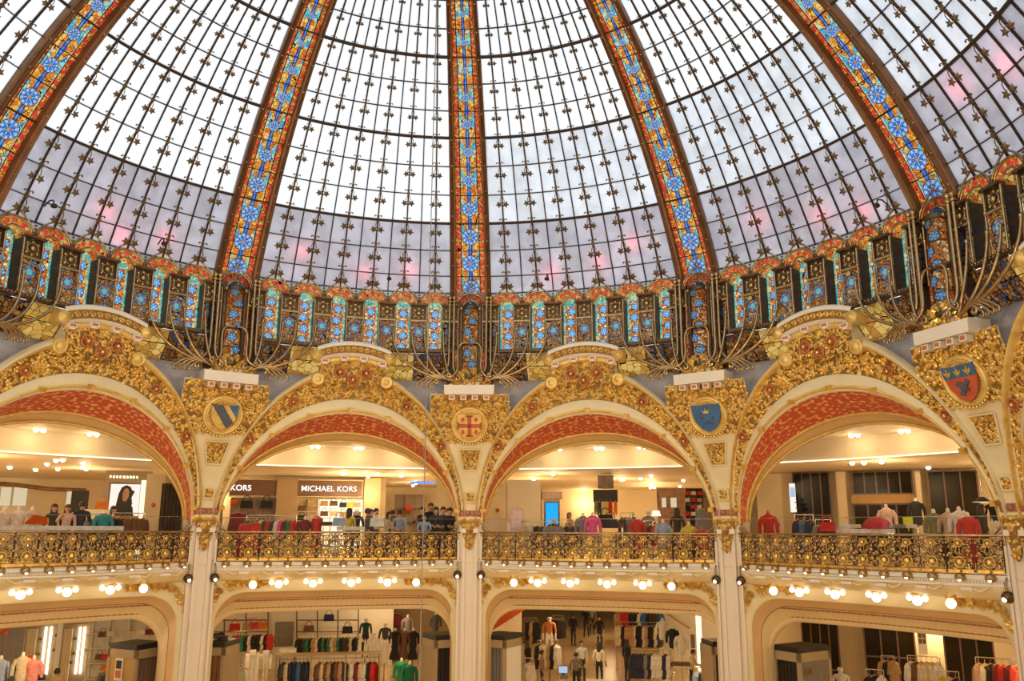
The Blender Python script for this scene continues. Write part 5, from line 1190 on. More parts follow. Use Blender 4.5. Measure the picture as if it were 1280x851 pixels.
for x0, x1 in ((347, 369), (456, 474)): board('pillar', x0, x1, 597, 662, 36.8, 'beige_panel', 'tan panelled pillar ' + ('between the two lettered signs' if x0 < 400 else 'beside the lit bag shelves'), 'pillar', .4, kind='structure', zb=ZU)
board('wall_far', 478, 546, 600, 664, 46, 'shop_wall', 'cream wall of the shop beyond the bag shop', 'wall', .2, kind='structure', zb=ZU)
t, w_, h, c = shelf_unit('display_shelving', 494, 530, 618, 664, 44, 4, 3, 'wood_brown', 'beige_panel', 'dark framed shelving in the shop beyond the bag shop', .4, zb=ZU)
bag(at(511, 638, 43.6), RD, 'small red bag on the dark framed shelving')
mb = MB(); mb.lathe([(0, 0), (.5, -.02), (.62, .02), (.6, .05)], 'neon_blue', 24, M=np.diag([1, .5, 1])); P = at(528, 601, 40.5); P[2] = 2.14; o = link('blue_light', mb.mesh('blue_light'), None, P, (0, 0, facing(P))); tag(o, 'glowing blue oval ceiling light past the bag shop', 'light')
for x0, x1, D, w_ in ((546, 578, 32, 'beside the crowd at the railing'), (606, 633, 32, 'beside the white display wall'), (184, 201, 31, 'beside the woman poster'), (944, 980, 29.5, 'behind the red dress form')):
    board('wall_return', x0, x1, 592, 664, D, 'shop_wall', 'plain yellowish wall panel ' + w_, 'wall', .2, kind='structure', zb=ZU)
for x, y, D, w_ in ((559.5, 637.5, 31.8, 'on the wall beside the crowd'), (622, 637.5, 31.8, 'on the wall beside the white display wall'), (191.5, 631, 30.8, 'on the wall beside the woman poster'), (972.5, 656, 29.3, 'on the wall behind the red dress form')): red_alarm(x, y, D, 'small round red alarm ' + w_)
garment('coat', at(298, 639, 29), facing(at(298, 660, 29)), MR, 'long maroon coat hanging beside the striped shield pier')
garment('dress', at(319, 651, 28.6), facing(at(319, 660, 29)), RD, 'bright red dress hanging at the railing by the maroon coat'); garment('dress', at(306, 653, 28.6), facing(at(306, 660, 29)) + .5, RD, 'narrow red dress hanging beside the maroon coat')
rack(309, 371, 644, 30, [GN, CRM, DG, BK, RD, RD, BK, WH, PK, MR, BK, MR], 'under the shorter sign', 'shirt', ZU, turn=.9)
bust(381, 645, 29.5, MR, 'dress form in a maroon striped top at the railing'); bust(396, 641, 29.5, RD, 'dress form in a sleeveless bright red dress', sleeves=False, long=True)
def case(x0, x1, yt, D, col, label, zf=ZU, d=.4):
    c, w_, h = boxpx(x0, x1, yt, 664, D); top = c[2] + h / 2; mb = MB(); mb.box((0, 0, top - zf - .06), (w_, d, .12), 'cloth'); o = link('display_table', mb.mesh('table_top'), None, (c[0], c[1], zf), (0, 0, facing(c)), color=col); tag(o, label, 'table')
    for sx in (-1, 1):
        for sy in (-1, 1): part_box(o, 'leg', (sx * (w_ / 2 - .06), sy * (d / 2 - .05), (top - zf - .12) / 2), (.05, .05, top - zf - .12), 'chrome')
    return o, top
case(402, 415, 652, 29.3, DG, 'charcoal display table beside the red dress form'); case(421, 456, 658, 29.3, WH, 'white display table in front of the bag shelves')
bag(at(424, 657, 29.1), LB, 'pale blue paper bag on the white table by the bag shelves', sc=1.3); bag(at(471, 658, 28.6), WH, 'white paper bag beside the purple hat shopper', sc=1.4)
person(436, 31, 'stand', YL, 'shopper in a yellow jacket before the lit bag shelves', turn=2.6, hair='long'); mannequin(445, 31, 'black suited mannequin with a pale face before the bag shelves', BK, ZU, bottom='black_paint')
o = person(459, 32, 'stand', (.05, .03, .25), 'shopper in a purple top and purple hat by the tan pillar', turn=1.5); mb = MB(); mb.lathe([(.0, .13), (.08, .12), (.115, .06), (.115, .03)], 'cloth', 12); hat = link('hat', mb.mesh('hat'), o, (0, 0, 1.64), color=(.08, .04, .55))
person(463, 30, 'walk', DG, 'shopper in a charcoal top walking past the purple hat', turn=1.2, h=.97); person(470, 31, 'phone', WH, 'shopper in a white shirt beside the tan pillar', turn=1.8)
person(481, 30, 'lean', CRM, 'shopper in cream bending forward past the tan pillar', turn=1.2, h=.92, hair='long'); person(490, 33, 'stand', DG, 'shopper in charcoal before the dark framed shelving', turn=3); person(499, 31, 'stand', LB, 'shopper in a pale blue shirt before the dark framed shelving', turn=3.0, h=.97)
for i, (x, D, pz, c, tr, hr, h, lb) in enumerate(((527, 28.6, 'phone', BK, -.5, 'short', 1.0, 'in black raising a phone at the railing'), (538, 29.1, 'stand', BK, .2, 'short', 1.08, 'tall in black at the railing behind the others'), (543, 28.7, 'lean', DG, .3, 'long', 1.0, 'with long hair in charcoal leaning on the railing'), (553, 28.5, 'lean', (.03, .05, .06), .1, 'short', 1.0, 'in a dark jacket and teal shirt leaning on the railing'), (563, 28.4, 'lean', BK, -.2, 'short', .98, 'at the railing end beside the red cross pier'), (530, 28.2, 'lean', LB, 0, 'long', .86, 'short in pale blue in front of the phone user'))):
    person(x, D, pz, c, 'visitor ' + lb, turn=tr, hair=hr, h=h)
# ------------------------------------------------------------------ upper floor, blue screen shop
board('wall_display', 634, 676, 600, 664, 33.5, 'shop_white', 'white display wall with a hanging pale shirt', 'wall', .25, kind='structure', zb=ZU)
garment('shirt', at(646, 633, 29), facing(at(646, 650, 29)), (.80, .58, .52), 'pale pink shirt hanging before the white display wall', sc=1.12)
rack(652, 676, 652, 31, [CRM, WH, BK, CRM], 'before the white display wall', 'trousers', ZU, step=.22, turn=.5)
t = thing('screen_kiosk', 'brown column kiosk with a glowing blue screen', 'kiosk', at(690, 662, 36) * np.array([1, 1, 0]) + np.array([0, 0, ZU]), facing(at(690, 662, 36))); hk = zpx(616, 690, 36) - ZU
part_box(t, 'column_body', (0, .2, hk / 2), (.66, .4, hk), 'wood_brown'); part_box(t, 'column_cap', (0, .15, hk - .1), (.86, .55, .28), 'wood_brown'); part_box(t, 'screen', (0, -.02, hk - .98), (.52, .04, 1.15), 'screen_blue'); part_box(t, 'screen_frame', (0, .0, hk - .98), (.6, .05, 1.25), 'black_paint')
t = thing('black_pillar', 'black square pillar dropping from the ceiling above coloured scarves', 'pillar', at(757, 600, 34), facing(at(757, 600, 34)))
hz = zpx(598, 757, 34); part_box(t, 'pillar_shaft', (.0, .4, 2.19 - hz - .25), (.62, .6, .5), 'marble_brown'); z2 = zpx(612, 757, 34) - at(757, 600, 34)[2]; z3 = zpx(627, 757, 34) - at(757, 600, 34)[2]; part_box(t, 'pillar_body', (-.02, .3, (z2 + z3) / 2), (.95, .8, z2 - z3), 'black_paint')
for i, (x, c) in enumerate(((745, OL), (749.5, DG), (754, CRM), (758, YL), (763, RD), (769, OR))): garment('trousers', at(x, 626, 33.4), facing(at(x, 626, 33.4)) + .2, c, CN[c] + ' scarf hanging under the black pillar', 'scarves under the black pillar', (.42, .6, .5))
bust(729, 641, 29.3, GY, 'dress form in a grey short top beside the pink one'); bust(741, 640, 29.1, PK, 'dress form in a hot pink long-sleeved top')
rack(676, 702, 652, 29.4, [DG, GY, GY, GY, GY, CRM], 'below the blue screen', 'coat', ZU, turn=.9); rack(706, 724, 652, 31, [BK, DG, BK], 'beside the grey dress form', 'shirt', ZU, turn=.8)
person(712, 34, 'stand', TN, 'shopper in tan behind the dark garments by the blue screen', turn=1, h=.97, hair='long'); mannequin(692, 31.5, 'mannequin head and dark top above the grey coats', DG, ZU, yhead=645)
rack(775, 789, 641, 31, [DG, OL, GY, DG], 'beside the red dress form', 'dress', ZU, turn=1.0); bust(797, 645, 29.2, RD, 'dress form in a red top with an orange stripe', long=True); rack(804, 822, 651, 30, [NV, DG, RD, NV], 'beside the red topped dress form', 'shirt', ZU, turn=.9)
for x, y, s in ((757, 647, 1), (763, 652, 1.15)): bag(at(x, y + 8, 29.8), BK, 'black leather bag on the table ' + ('below the scarves' if s == 1 else 'beside the pink dress form'), sc=1.6)
case(748, 780, 655, 30, BR, 'brown table with black bags under the scarves'); mannequin(791, 32, 'dark mannequin standing behind the red dress form', DG, ZU, bottom='black_paint')
mannequin(811, 33, 'black headed mannequin in a grey striped top', GY, ZU, yhead=636); bust(829, 649, 28.8, LB, 'dress form in a pale blue shirt at the railing'); person(847, 31, 'stand', BK, 'shopper in black before the wood slatted column', turn=2.8, hair='long', h=1.02)
board('slatted_column', 822, 858, 610, 664, 40, 'wood_brown', 'wood slatted curved partition beside the red shelves', 'partition', .4, zb=ZU)
for x, w_ in ((827, 6), (838, 8)): board('lit_niche', x, x + w_, 622, 634, 39.7, 'niche_glow', 'small lit niche in the slatted partition ' + ('near the lamp' if x < 830 else 'near the shelves'), 'lit niche', .05)
t, w_, h, c = shelf_unit('book_shelving', 857, 880, 610, 664, 35, 6, 3, 'black_paint', 'marble_brown', 'black shelving of red and white folded clothes', .35, zb=ZU)
for i in range(18):
    x = 859.5 + (i % 3) * 7.4; y = 618.5 + (i // 3) * 8.6; P = at(x, y, 34.8); mb = MB(); mb.box((0, 0, .06), (.18, .25, .05), 'cloth'); mb.box((0, 0, .11), (.17, .24, .05), 'cloth'); mb.box((0, 0, .02), (.18, .25, .05), 'cloth'); cc = (RD, CRM, RD, WH, RD, TN, BK)[i % 7]
    o = link('folded_clothes', mb.mesh('folded_clothes'), None, P, (0, 0, facing(P)), color=cc); tag(o, 'folded %s clothes on the black shelving' % CN[cc], 'clothes', 'folded clothes on the black shelving')
garment('trousers', at(876, 634, 29), facing(at(876, 640, 29)), GY, 'grey trousers hanging at the crowned shield pier'); bust(861, 652, 28.6, YL, 'dress form in a mustard top with green sleeve at the railing'); garment('shirt', at(877, 660, 28.4), facing(at(876, 640, 29)), RD, 'red top hanging under the grey trousers')
board('wall_far', 676, 822, 612, 664, 48, 'shop_wall', 'cream far wall of the blue screen shop', 'wall', .2, kind='structure', zb=ZU)
mb = MB(); mb.lathe([(.14, 0), (.2, -.22)], 'shelf_glow', 14); P = at(820, 638, 36); o = link('table_lamp', mb.mesh('lamp_shade'), None, P); tag(o, 'small glowing lampshade beside the slatted partition', 'lamp'); mb = MB(); mb.lathe([(.02, 0), (.02, ZU - P[2] + .03), (.14, ZU - P[2] + .02), (.14, ZU - P[2])], 'chrome', 10); link('lamp_stand', mb.mesh('lamp_stand'), o)
# ------------------------------------------------------------------ upper floor, dark glazed shop
def glazed(x0, x1, yt, yb, D, n, rows, label, zb=None, mat='dark_glass'):
    c, w_, h = boxpx(x0, x1, yt, yb, D)
    if zb is not None: top = c[2] + h / 2; h = top - zb; c[2] = (top + zb) / 2
    t = thing('shop_window', label, 'window', (c[0], c[1], c[2] - h / 2), facing(c))
    for i in range(n):
        for j in range(rows): part_box(t, 'pane', (-w_ / 2 + w_ * (i + .5) / n, .06, h * (j + .5) / rows), (w_ / n - .05, .03, h / rows - .05), mat)
    for i in range(n + 1): part_box(t, 'window_frame', (-w_ / 2 + w_ * i / n, .04, h / 2), (.05, .1, h), 'marble_brown')
    for j in range(rows + 1): part_box(t, 'transom', (0, .04, h * j / rows), (w_, .1, .05), 'marble_brown')
    return t
board('wall_shopfront', 940, 1285, 588, 664, 34.6, 'shop_wall', 'tan front wall of the dark glazed shop', 'wall', .2, kind='structure', zb=ZU)
glazed(990, 1041, 590, 662, 34.2, 4, 2, 'tall dark glazed window behind the blue denim', ZU); glazed(1064, 1141, 589, 617, 34.2, 5, 1, 'wide dark upper window over the wooden beam'); glazed(1066, 1141, 630, 662, 34.3, 4, 1, 'wide dark lower window under the wooden beam', ZU); glazed(1158, 1228, 588, 662, 34.2, 3, 1, 'tall dark olive window behind the camouflage jacket', ZU)
board('lintel_beam', 1063, 1142, 618, 629, 34.1, 'wood_honey', 'wooden beam between the wide dark windows', 'beam', .2)
board('light_board', 986, 996, 604, 640, 30.5, 'poster_glow', 'narrow white board with a violet square beside the denim', 'board', .06); o, *_ = board('violet_square', 987.5, 994, 609, 621, 30.4, 'screen_pale', 'violet lit square on the narrow white board', 'sign', .02)
bust(961, 638, 27.2, RD, 'red dress form with a round red head at the railing', neck='shield_red')
for i, (y, c) in enumerate(((624, NV), (631, BK), (637, BK))): mb = MB(); mb.lathe([(0, .12), (.1, .11), (.13, 0), (.24, -.01), (.24, -.03), (0, -.03)], 'cloth', 16); P = at(1003 + i * 1.5, y + 3, 28); o = link('hat', mb.mesh('hat'), None, P, color=c); tag(o, ('navy brimmed hat topmost above the denim', 'black brimmed hat in the middle above the denim', 'black brimmed hat lowest above the denim')[i], 'hat')
P = at(1004, 640, 28.1); t = thing('hat_stand', 'black hat stand behind the denim coats', 'hat stand', (P[0], P[1], ZU)); mb = MB(); mb.lathe([(0, 0), (.2, 0), (.2, .02), (.015, .04), (.015, 1.95), (0, 1.96)], 'black_paint', 10); link('stand_pole', mb.mesh('stand_pole'), t)
rack(993, 1016, 643, 27, [NV, (.10, .15, .25), NV, (.16, .2, .28), GY], 'under the brimmed hats', 'coat', ZU, turn=.9)
rack(1019, 1038, 649.5, 27, [GY, MR, DG, MR, RD], 'in a short frame beside the red bag', 'shirt', ZU, step=.11, turn=.8)
bag(at(1035, 664, 26.6), RD, 'bright red bag at the railing by the framed sign', sc=1.3); o, top = case(1040, 1118, 661, 27.5, WH, 'long white table of folded goods at the railing', d=.8)
for i, (x, c, s) in enumerate(((1056, WH, .9), (1070, CRM, .7), (1108, LB, .8), (1124, GY, .8), (1140, WH, .7))):
    P = at(x, 662, 27.3); P[2] = top + .02; mb = MB(); mb.box((0, 0, .03), (.42 * s, .3, .05), 'cloth'); mb.box((.01, 0, .085), (.38 * s, .28, .05), 'cloth'); o = link('folded_clothes', mb.mesh('folded_clothes'), None, P, (0, 0, facing(P)), color=c); tag(o, 'folded %s clothes %s' % (CN[c], ('beside the red bag', 'next to the red dome', 'under the yellow card', 'beside the yellow card', 'at the table end by the camouflage')[i]), 'clothes')
P = at(1097, 664, 27.4); P[2] = top; mb = MB(); mb.lathe([(.42, 0), (.40, .12), (.3, .26), (.14, .34), (0, .36)], 'cloth', 18); o = link('red_dome', mb.mesh('dome_cloth'), None, P, color=(.55, .03, .04)); tag(o, 'large crimson rounded cushion on the white table', 'cushion')
bust(1110, 630, 29, (.85, .62, .5), 'dress form in a blush top behind the crimson cushion'); bust(1148, 622, 31, BK, 'dress form in a black coat on the beige pillar side'); P = at(1135, 652, 27.4); mb = MB(); mb.box((0, 0, 0), (.26, .02, .26), 'cloth'); mb.box((0, .03, -.12), (.03, .03, .28), 'cloth'); o = link('price_card', mb.mesh('price_card'), None, P, (0, 0, facing(P)), color=(.75, .78, .04)); tag(o, 'bright yellow square card on the white table', 'card')
bust(1169, 636, 27, OL, 'dress form in an olive camouflage jacket'); bust(1187, 635, 26.8, (.55, .38, .26), 'dress form in a brown print top with red scarf'); bust(1201, 633, 26.4, WH, 'dress form in a white shirt over a red skirt'); bust(1211, 640, 26.2, RD, 'dress form in a red jacket at the railing', long=True); bust(1207, 638, 27.2, OR, 'dress form in a rust top behind the white shirt')
person(1230, 26.6, 'stand', DG, 'woman in charcoal with long dark hair by the rust top', turn=1.9, hair='long', h=.99); mannequin(1246, 27.5, 'mannequin in a black top and cream trousers by the pier', BK, ZU, bottom='mannequin_white', yhead=617); garment('shirt', at(1262, 645, 25.4), facing(at(1262, 645, 25)), (.72, .62, .78), 'pale lilac shirt hanging beside the fleur-de-lis pier')
P = at(1228, 626, 28); mb = MB(); mb.lathe([(.02, .12), (.09, .1), (.2, 0), (.28, -.03)], 'black_paint', 14); o = link('pendant_lamp', mb.mesh('lamp_shade'), None, P); tag(o, 'black pendant lamp over the long haired woman', 'lamp'); mb = MB(); mb.tube([(0, 0, .1), (0, 0, 2.19 - P[2])], .01, 'chrome', 5); link('lamp_cord', mb.mesh('lamp_cord'), o); mb = MB(); mb.lathe([(0, -.035), (.26, -.03)], 'shelf_glow', 14); link('lamp_glow', mb.mesh('lamp_glow'), o)
for x0, x1 in ((1044, 1062), (1143, 1157)): board('pillar', x0, x1, 589, 664, 33.6, 'shop_wall', 'tan shopfront pillar ' + ('between the tall and the wide dark windows' if x0 < 1100 else 'beside the black coat'), 'pillar', .4, kind='structure', zb=ZU)
# ------------------------------------------------------------------ upper floor, woman poster shop
board('wall_far', -30, 140, 598, 664, 44, 'shop_wall', 'cream far wall of the woman poster shop', 'wall', .2, kind='structure', zb=ZU)
mb = MB(); Pb = [at(x, y, 41) for x, y in ((-20, 603), (20, 606), (60, 611), (108, 613))]; mb.tube(Pb, .10, 'wood_brown', 6); o = link('curved_beam', mb.mesh('curved_beam'), None); tag(o, 'dark brown curved beam across the woman poster shop', 'beam')
board('dark_screen', 90, 109, 613, 640, 40.5, 'black_paint', 'black panel hanging at the end of the curved beam', 'panel', .1); board('lit_niche', 84, 89, 614, 636, 40.6, 'niche_glow', 'narrow lit niche beside the black panel', 'lit niche', .1)
for x0, x1, q in ((2, 12, 'by the round railing'), (18, 32, 'beside the pink shopper')): board('lit_niche', x0, x1, 609, 632, 43.5, 'niche_glow', 'wide lit niche in the far cream wall ' + q, 'lit niche', .1)
board('portal', 133, 184, 588, 664, 34.4, 'beige_panel', 'tan curved portal around the woman poster', 'portal', .3, zb=ZU)
c, w_, h = boxpx(138, 173, 604, 646, 33.6); t = thing('poster_lightbox', 'lit poster of a dark haired woman in black', 'poster', c, facing(c)); part_box(t, 'lightbox', (0, .05, 0), (w_, .08, h), 'poster_glow')
for q in ((0, h / 2, w_ + .06, .05), (0, -h / 2, w_ + .06, .05), (-w_ / 2, 0, .05, h), (w_ / 2, 0, .05, h)): part_box(t, 'frame', (q[0], .03, q[1]), (q[2], .12, q[3]), 'wood_brown')
def print_shape(poly, mat, y): mb = MB(); mb.prism([(x * w_, z * h) for x, z in poly], .006, mat, O=(0, y, 0)); link('printed_figure', mb.mesh('printed_figure'), t)
print_shape([(-.25, -.1), (-.2, .2), (-.12, .38), (.02, .45), (.16, .40), (.22, .30), (.31, .27), (.27, .18), (.22, .08), (.26, -.1), (.2, -.3), (-.28, -.3)], 'hair', 0.0); print_shape([(-.06, -.02), (-.08, .2), (-.02, .34), (.07, .36), (.13, .26), (.12, .08), (.04, -.04)], 'skin', -.008)
print_shape([(-.34, -.5), (-.3, -.22), (-.1, -.1), (0, -.16), (.12, -.08), (.28, -.2), (.34, -.5)], 'black_paint', -.012); print_shape([(-.02, .1), (.05, .09), (.04, .06), (0, .06)], 'rose_red', -.015)
P = at(155, 596, 34); mb = MB()
for i in range(9): mb.box(((i - 4) * .11, 0, 0), (.07, .03, .09), 'chrome')
o = link('metal_lettering', mb.mesh('metal_lettering'), None, P, (0, 0, facing(P))); tag(o, 'row of small metal sign letters over the woman poster', 'sign')
board('lit_column', 177, 183, 600, 664, 33.2, 'shelf_glow', 'narrow glowing column beside the woman poster', 'light column', .2, zb=ZU)
c, w_, h = boxpx(203, 226, 604, 664, 29.5); mb = MB(); zt = c[2] + h / 2; n_ = 25; G = [[(w_ * (i / (n_ - 1) - .5), .06 * math.sin(i * 1.6), z) for i in range(n_)] for z in (0, zt - ZU)]; mb.grid(np.array(G), 'curtain'); o = link('curtain', mb.mesh('curtain'), None, (c[0], c[1], ZU), (0, 0, facing(c))); tag(o, 'dark brown pleated curtain beside the striped shield pier', 'curtain')
case(-10, 156, 657, 27.6, WH, 'long white counter at the railing of the woman poster shop', d=.6)
for i, (x, cc, lb) in enumerate(((3, (.80, .66, .62), 'in a pale rose shirt at the counter end'), (21, (.82, .72, .66), 'in an ivory rose shirt with round shoulders'), (38, (.66, .52, .48), 'in a dusty pink top behind the orange folder'))): bust(x, 633, 29, cc, 'dress form ' + lb)
P = at(45, 655, 28); mb = MB(); mb.prism([(-.3, 0), (.3, 0), (.26, .2), (-.1, .26)], .05, 'orange_paint'); o = link('orange_folder', mb.mesh('orange_folder'), None, P, (0, 0, facing(P))); tag(o, 'orange folded leather piece on the white counter', 'bag')
person(65, 30, 'stand', DG, 'shopper in charcoal with long hair at the white counter', turn=.4, hair='long'); person(82, 29, 'phone', (.75, .5, .45), 'shopper in a pink print top beside the man in navy', turn=-.3, hair='long', h=.98); person(100, 29, 'stand', (.02, .03, .05), 'broad shopper in dark navy under the black panel', turn=2.8, h=1.04)
rack(110, 126, 642, 29, [GY, DG, GY], 'beside the teal dress form', 'coat', ZU, turn=.8); bust(128, 637, 28.6, (.02, .30, .36), 'dress form in a teal top below the red bottle bag'); board('display_plinth', 100, 136, 636.5, 664, 32.2, 'shop_white', 'low white plinth behind the teal dress form', 'plinth', .4, zb=ZU); bag(at(127, 636, 32.4), OR, 'rust coloured pointed bag behind the teal dress form', sc=1.2)
person(136, 29.5, 'lean', (.75, .3, .28), 'shopper in coral with fair top beside the teal form', turn=.6, h=.97, hair='long'); rack(141, 182, 641, 29, [BK, BK, TN, BR, (.3, .2, .2), BR, BR, LB], 'in front of the woman poster', 'coat', ZU, turn=.9)
# ================================================================== lower floor
def kiosk(x, D, w_, d, ztop, turn, label, front, side, inset='curtain', rim='beige_panel'):
    P = at(x, 820, D); h = ztop - ZF; t = thing('shop_kiosk', label, 'kiosk', (P[0], P[1], ZF), facing(P) + turn, None)
    for sx in (-1, 1):
        for sy in (-1, 1): part_box(t, 'corner_post', (sx * (w_ / 2 - .05), sy * (d / 2 - .05), h / 2), (.1, .1, h), rim)
        part_box(t, 'side_panel', (sx * (w_ / 2 - .04), 0, h / 2), (.04, d - .2, h), side)
        part_box(t, 'top_beam', (0, sx * (d / 2 - .05), h - .12), (w_, .1, .24), rim); part_box(t, 'top_beam', (sx * (w_ / 2 - .05), 0, h - .12), (.1, d, .24), rim)
    part_box(t, 'dark_roof', (0, 0, h + .07), (w_ - .06, d - .06, .16), 'black_paint'); n = 6
    for i in range(n): part_box(t, 'front_slat', (-w_ / 2 + .1 + (w_ - .2) * (i + .5) / n, -d / 2 + .08, (h - .24) / 2), ((w_ - .2) / n * .86, .05, h - .24), front)
    return t, h
ZK = -3.45
t, h = kiosk(170, 29, 1.05, 1.15, ZK, .75, 'honey wood kiosk with a small framed picture by the striped shield pier', 'marble_brown', 'wood_honey'); 
mb = MB(); mb.box((0, 0, 0), (.02, .30, .62), 'ivory'); o = link('picture_mount', mb.mesh('picture_mount'), t, (-.54, .05, h - .55)); part_box(t, 'picture', (-.556, .05, h - .42), (.02, .2, .22), 'hair'); part_box(t, 'picture', (-.556, .05, h - .68), (.02, .2, .2), 'rose_red')
kiosk(271, 29.2, 1.0, 1.1, ZK - .05, -.45, 'beige framed kiosk with brown slats under the handbag shelf', 'wood_brown', 'beige_panel'); kiosk(552, 29.5, 1.0, 1.1, ZK - .02, .45, 'beige framed kiosk with dark slats beside the green dresses', 'black_paint', 'beige_panel')
kiosk(627, 29.3, .95, 1.15, ZK, -.55, 'grey slatted kiosk with a lit white side under the orange beam', 'grey_paint', 'shop_white'); kiosk(900, 29.0, .9, 1.0, ZK - .05, .4, 'beige framed kiosk with dark slats beside the lit white column', 'black_paint', 'beige_panel')
t, h = kiosk(1002, 27.2, .95, 1.35, -3.35, -.7, 'dark grey kiosk with faint gilt letters beside the white mannequin', 'black_paint', 'grey_paint'); text('REL', .2, (.5, -.3, h - .5), math.pi / 2, 'gold_ground', t, .01)
# woman poster shop, lower floor
board('wall_lower', -30, 232, 762, 851, 36.5, 'shop_wall', 'cream lower wall behind the lit fitting rooms', 'wall', .2, kind='structure', zb=ZF); board('grey_partition', -8, 23, 776, 860, 34, 'grey_paint', 'grey panel behind the orange flowers', 'panel', .1, zb=ZF)
for x0, x1, q in ((31, 67, 'behind the cream flower tops'), (77, 108, 'beside the lit shelves')):
    c, w_, h = boxpx(x0, x1, 780, 851, 35.8); top = c[2] + h / 2; t = thing('fitting_room', 'cream fitting room doorway with two light tubes ' + q, 'doorway', (c[0], c[1], ZF), facing(c)); H = top - ZF
    part_box(t, 'door_panel', (0, .1, H / 2), (w_, .06, H), 'beige_panel')
    for sx in (-1, 1): part_box(t, 'jamb', (sx * w_ / 2, .05, H / 2), (.12, .16, H + .1), 'shop_white')
    for u in (.12, .27): mb = MB(); mb.tube([(u * w_, 0, H - .1), (u * w_, 0, H - 1.7)], .035, 'tube_white', 8); link('light_tube', mb.mesh('light_tube'), t)
    for u, z in ((-.0, .5), (.42, .4), (.0, 1.0), (.40, .9), (-.05, 1.3)): mb = MB(); mb.ball((u * w_, .02, H - z), .06, 'wood_brown', 8); link('coat_knob', mb.mesh('coat_knob'), t)
    mb = MB(); n_ = 17; mb.grid(np.array([[(-w_ / 2 + .1 + .3 * w_ * i / (n_ - 1), .04 + .03 * math.sin(i * 1.7), z) for i in range(n_)] for z in (.05, H - .15)]), 'shop_wall'); link('curtain', mb.mesh('curtain'), t)
t, w_, h, c = shelf_unit('lit_shelving', 114, 203, 772, 851, 35.6, 6, 4, 'shop_white', 'shop_white', 'white lit shelves of bags behind the honey wood kiosk', .35, zb=ZF)
for i, (x, y, cc) in enumerate(((128, 796, BR), (137, 795, CRM), (186, 793, MR), (192, 793, BR), (176, 793, CRM), (130, 824, RD), (124, 824, BR), (130, 838, OR), (124, 852, TN), (150, 806, CRM))): bag(at(x, y, 35.4), cc, ('dark brown', 'cream', 'maroon', 'chestnut', 'ivory', 'red', 'brown', 'orange', 'tan', 'pale')[i] + ' handbag on the white lit shelves behind the honey kiosk', sc=.9)
P = at(5, 792, 33.5)
mb = MB()
for i in range(14): mb.ball((.18 * (rng.random() - .5) * 2, .1 * (rng.random() - .5), .35 * rng.random()), .07, 'orange_paint' if i % 3 else 'rose_red', 7)
mb.tube([(0, 0, .1), (0, 0, -1.2)], .02, 'wood_brown', 5); mb.lathe([(.14, ZF - P[2]), (.18, -1.0), (.12, -.9)], 'shop_white', 12); o = link('flower_vase', mb.mesh('flower_vase'), None, P); tag(o, 'orange flowers in a tall vase by the grey panel', 'vase')
for x, y, cc, lb in ((6, 820, (.62, .10, .03), 'in an orange printed top'), (22, 818, LB, 'in a pale blue top with red skirt'), (48, 814, CRM, 'in a cream flowered top'), (62, 818, (.80, .28, .26), 'in a salmon pink sleeveless top')): bust(x, y, 31.5, cc, 'lower floor dress form ' + lb, ZF)
garment('shirt', at(30, 818, 32), facing(at(30, 818, 32)) + .9, BK, 'black shirt hanging beside the red one on the lower floor'); garment('shirt', at(36, 817, 32), facing(at(36, 818, 32)) + .9, RD, 'red shirt hanging beside the black one on the lower floor')
person(92, 33.5, 'stand', (.62, .42, .2), 'shopper in camel with brown hair before the fitting room', ZF, 2.6, h=1.02)
case(48, 78, 842, 32, NV, 'navy covered table under the salmon pink top', ZF); garment('coat', at(134, 836, 30.5), facing(at(134, 836, 30.5)), DG, 'charcoal coat hanging at the honey wood kiosk'); garment('coat', at(148, 838, 30.3), facing(at(148, 836, 30.5)) + .4, NV, 'navy coat hanging at the honey wood kiosk')
person(205, 31, 'stand', BK, 'shopper in black beside the honey wood kiosk', ZF, 1.0, h=1.05)
# bag shop, lower floor
board('wall_lower', 246, 492, 755, 851, 43, 'shop_white', 'white lit back wall of the handbag department', 'wall', .2, kind='structure', zb=ZF)
t = thing('wall_shelving', 'thin black shelf grid of handbags on the white wall', 'shelves', at(330, 790, 42.6), facing(at(330, 790, 42.6))); M_ = at(330, 790, 42.6)
for x0, x1 in ((253, 335), (371, 448)):
    for y in (775, 789.5):
        a, b = at(x0, y, 42.5), at(x1, y, 42.5); mb = MB(); rz = -facing(M_); q = lambda p: np.array([(p - M_)[0] * math.cos(rz) - (p - M_)[1] * math.sin(rz), (p - M_)[0] * math.sin(rz) + (p - M_)[1] * math.cos(rz), (p - M_)[2]])
        mb.tube([q(a), q(b)], .025, 'wood_brown', 4); link('shelf', mb.mesh('shelf'), t)
    for i in range(4):
        x = x0 + (x1 - x0) * i / 3; mb = MB(); mb.tube([q(at(x, 757, 42.5)), q(at(x, 800, 42.5))], .025, 'black_paint', 4); link('upright', mb.mesh('upright'), t)
for i, (x, y, cc) in enumerate(((293, 788, RD), (317, 786, (.75, .05, .12)), (328, 786, OR), (310, 787, TN), (386, 790, BR), (434, 791, BK), (411, 776, NV))): bag(at(x, y, 42.2), cc, ('red bucket', 'crimson round', 'small orange', 'tan clutch', 'brown', 'black', 'navy hanging')[i] + ' handbag on the white back wall', sc=1.45)
P = at(268, 795, 29.2); P[2] = ZK + .10; mb = MB()
for i in range(16): mb.ball(((rng.random() - .5) * .7, (rng.random() - .5) * .3, .28 * rng.random() * (1 - .3 * rng.random())), .09, ('curtain', 'mannequin_white', 'black_paint', 'grey_paint')[i % 4], 7, (1.4, 1, .7))
o = link('bag_heap', mb.mesh('bag_heap'), None, P, (0, 0, facing(P))); tag(o, 'mottled grey heap of bags above the brown slatted kiosk', 'bags', kind='stuff')
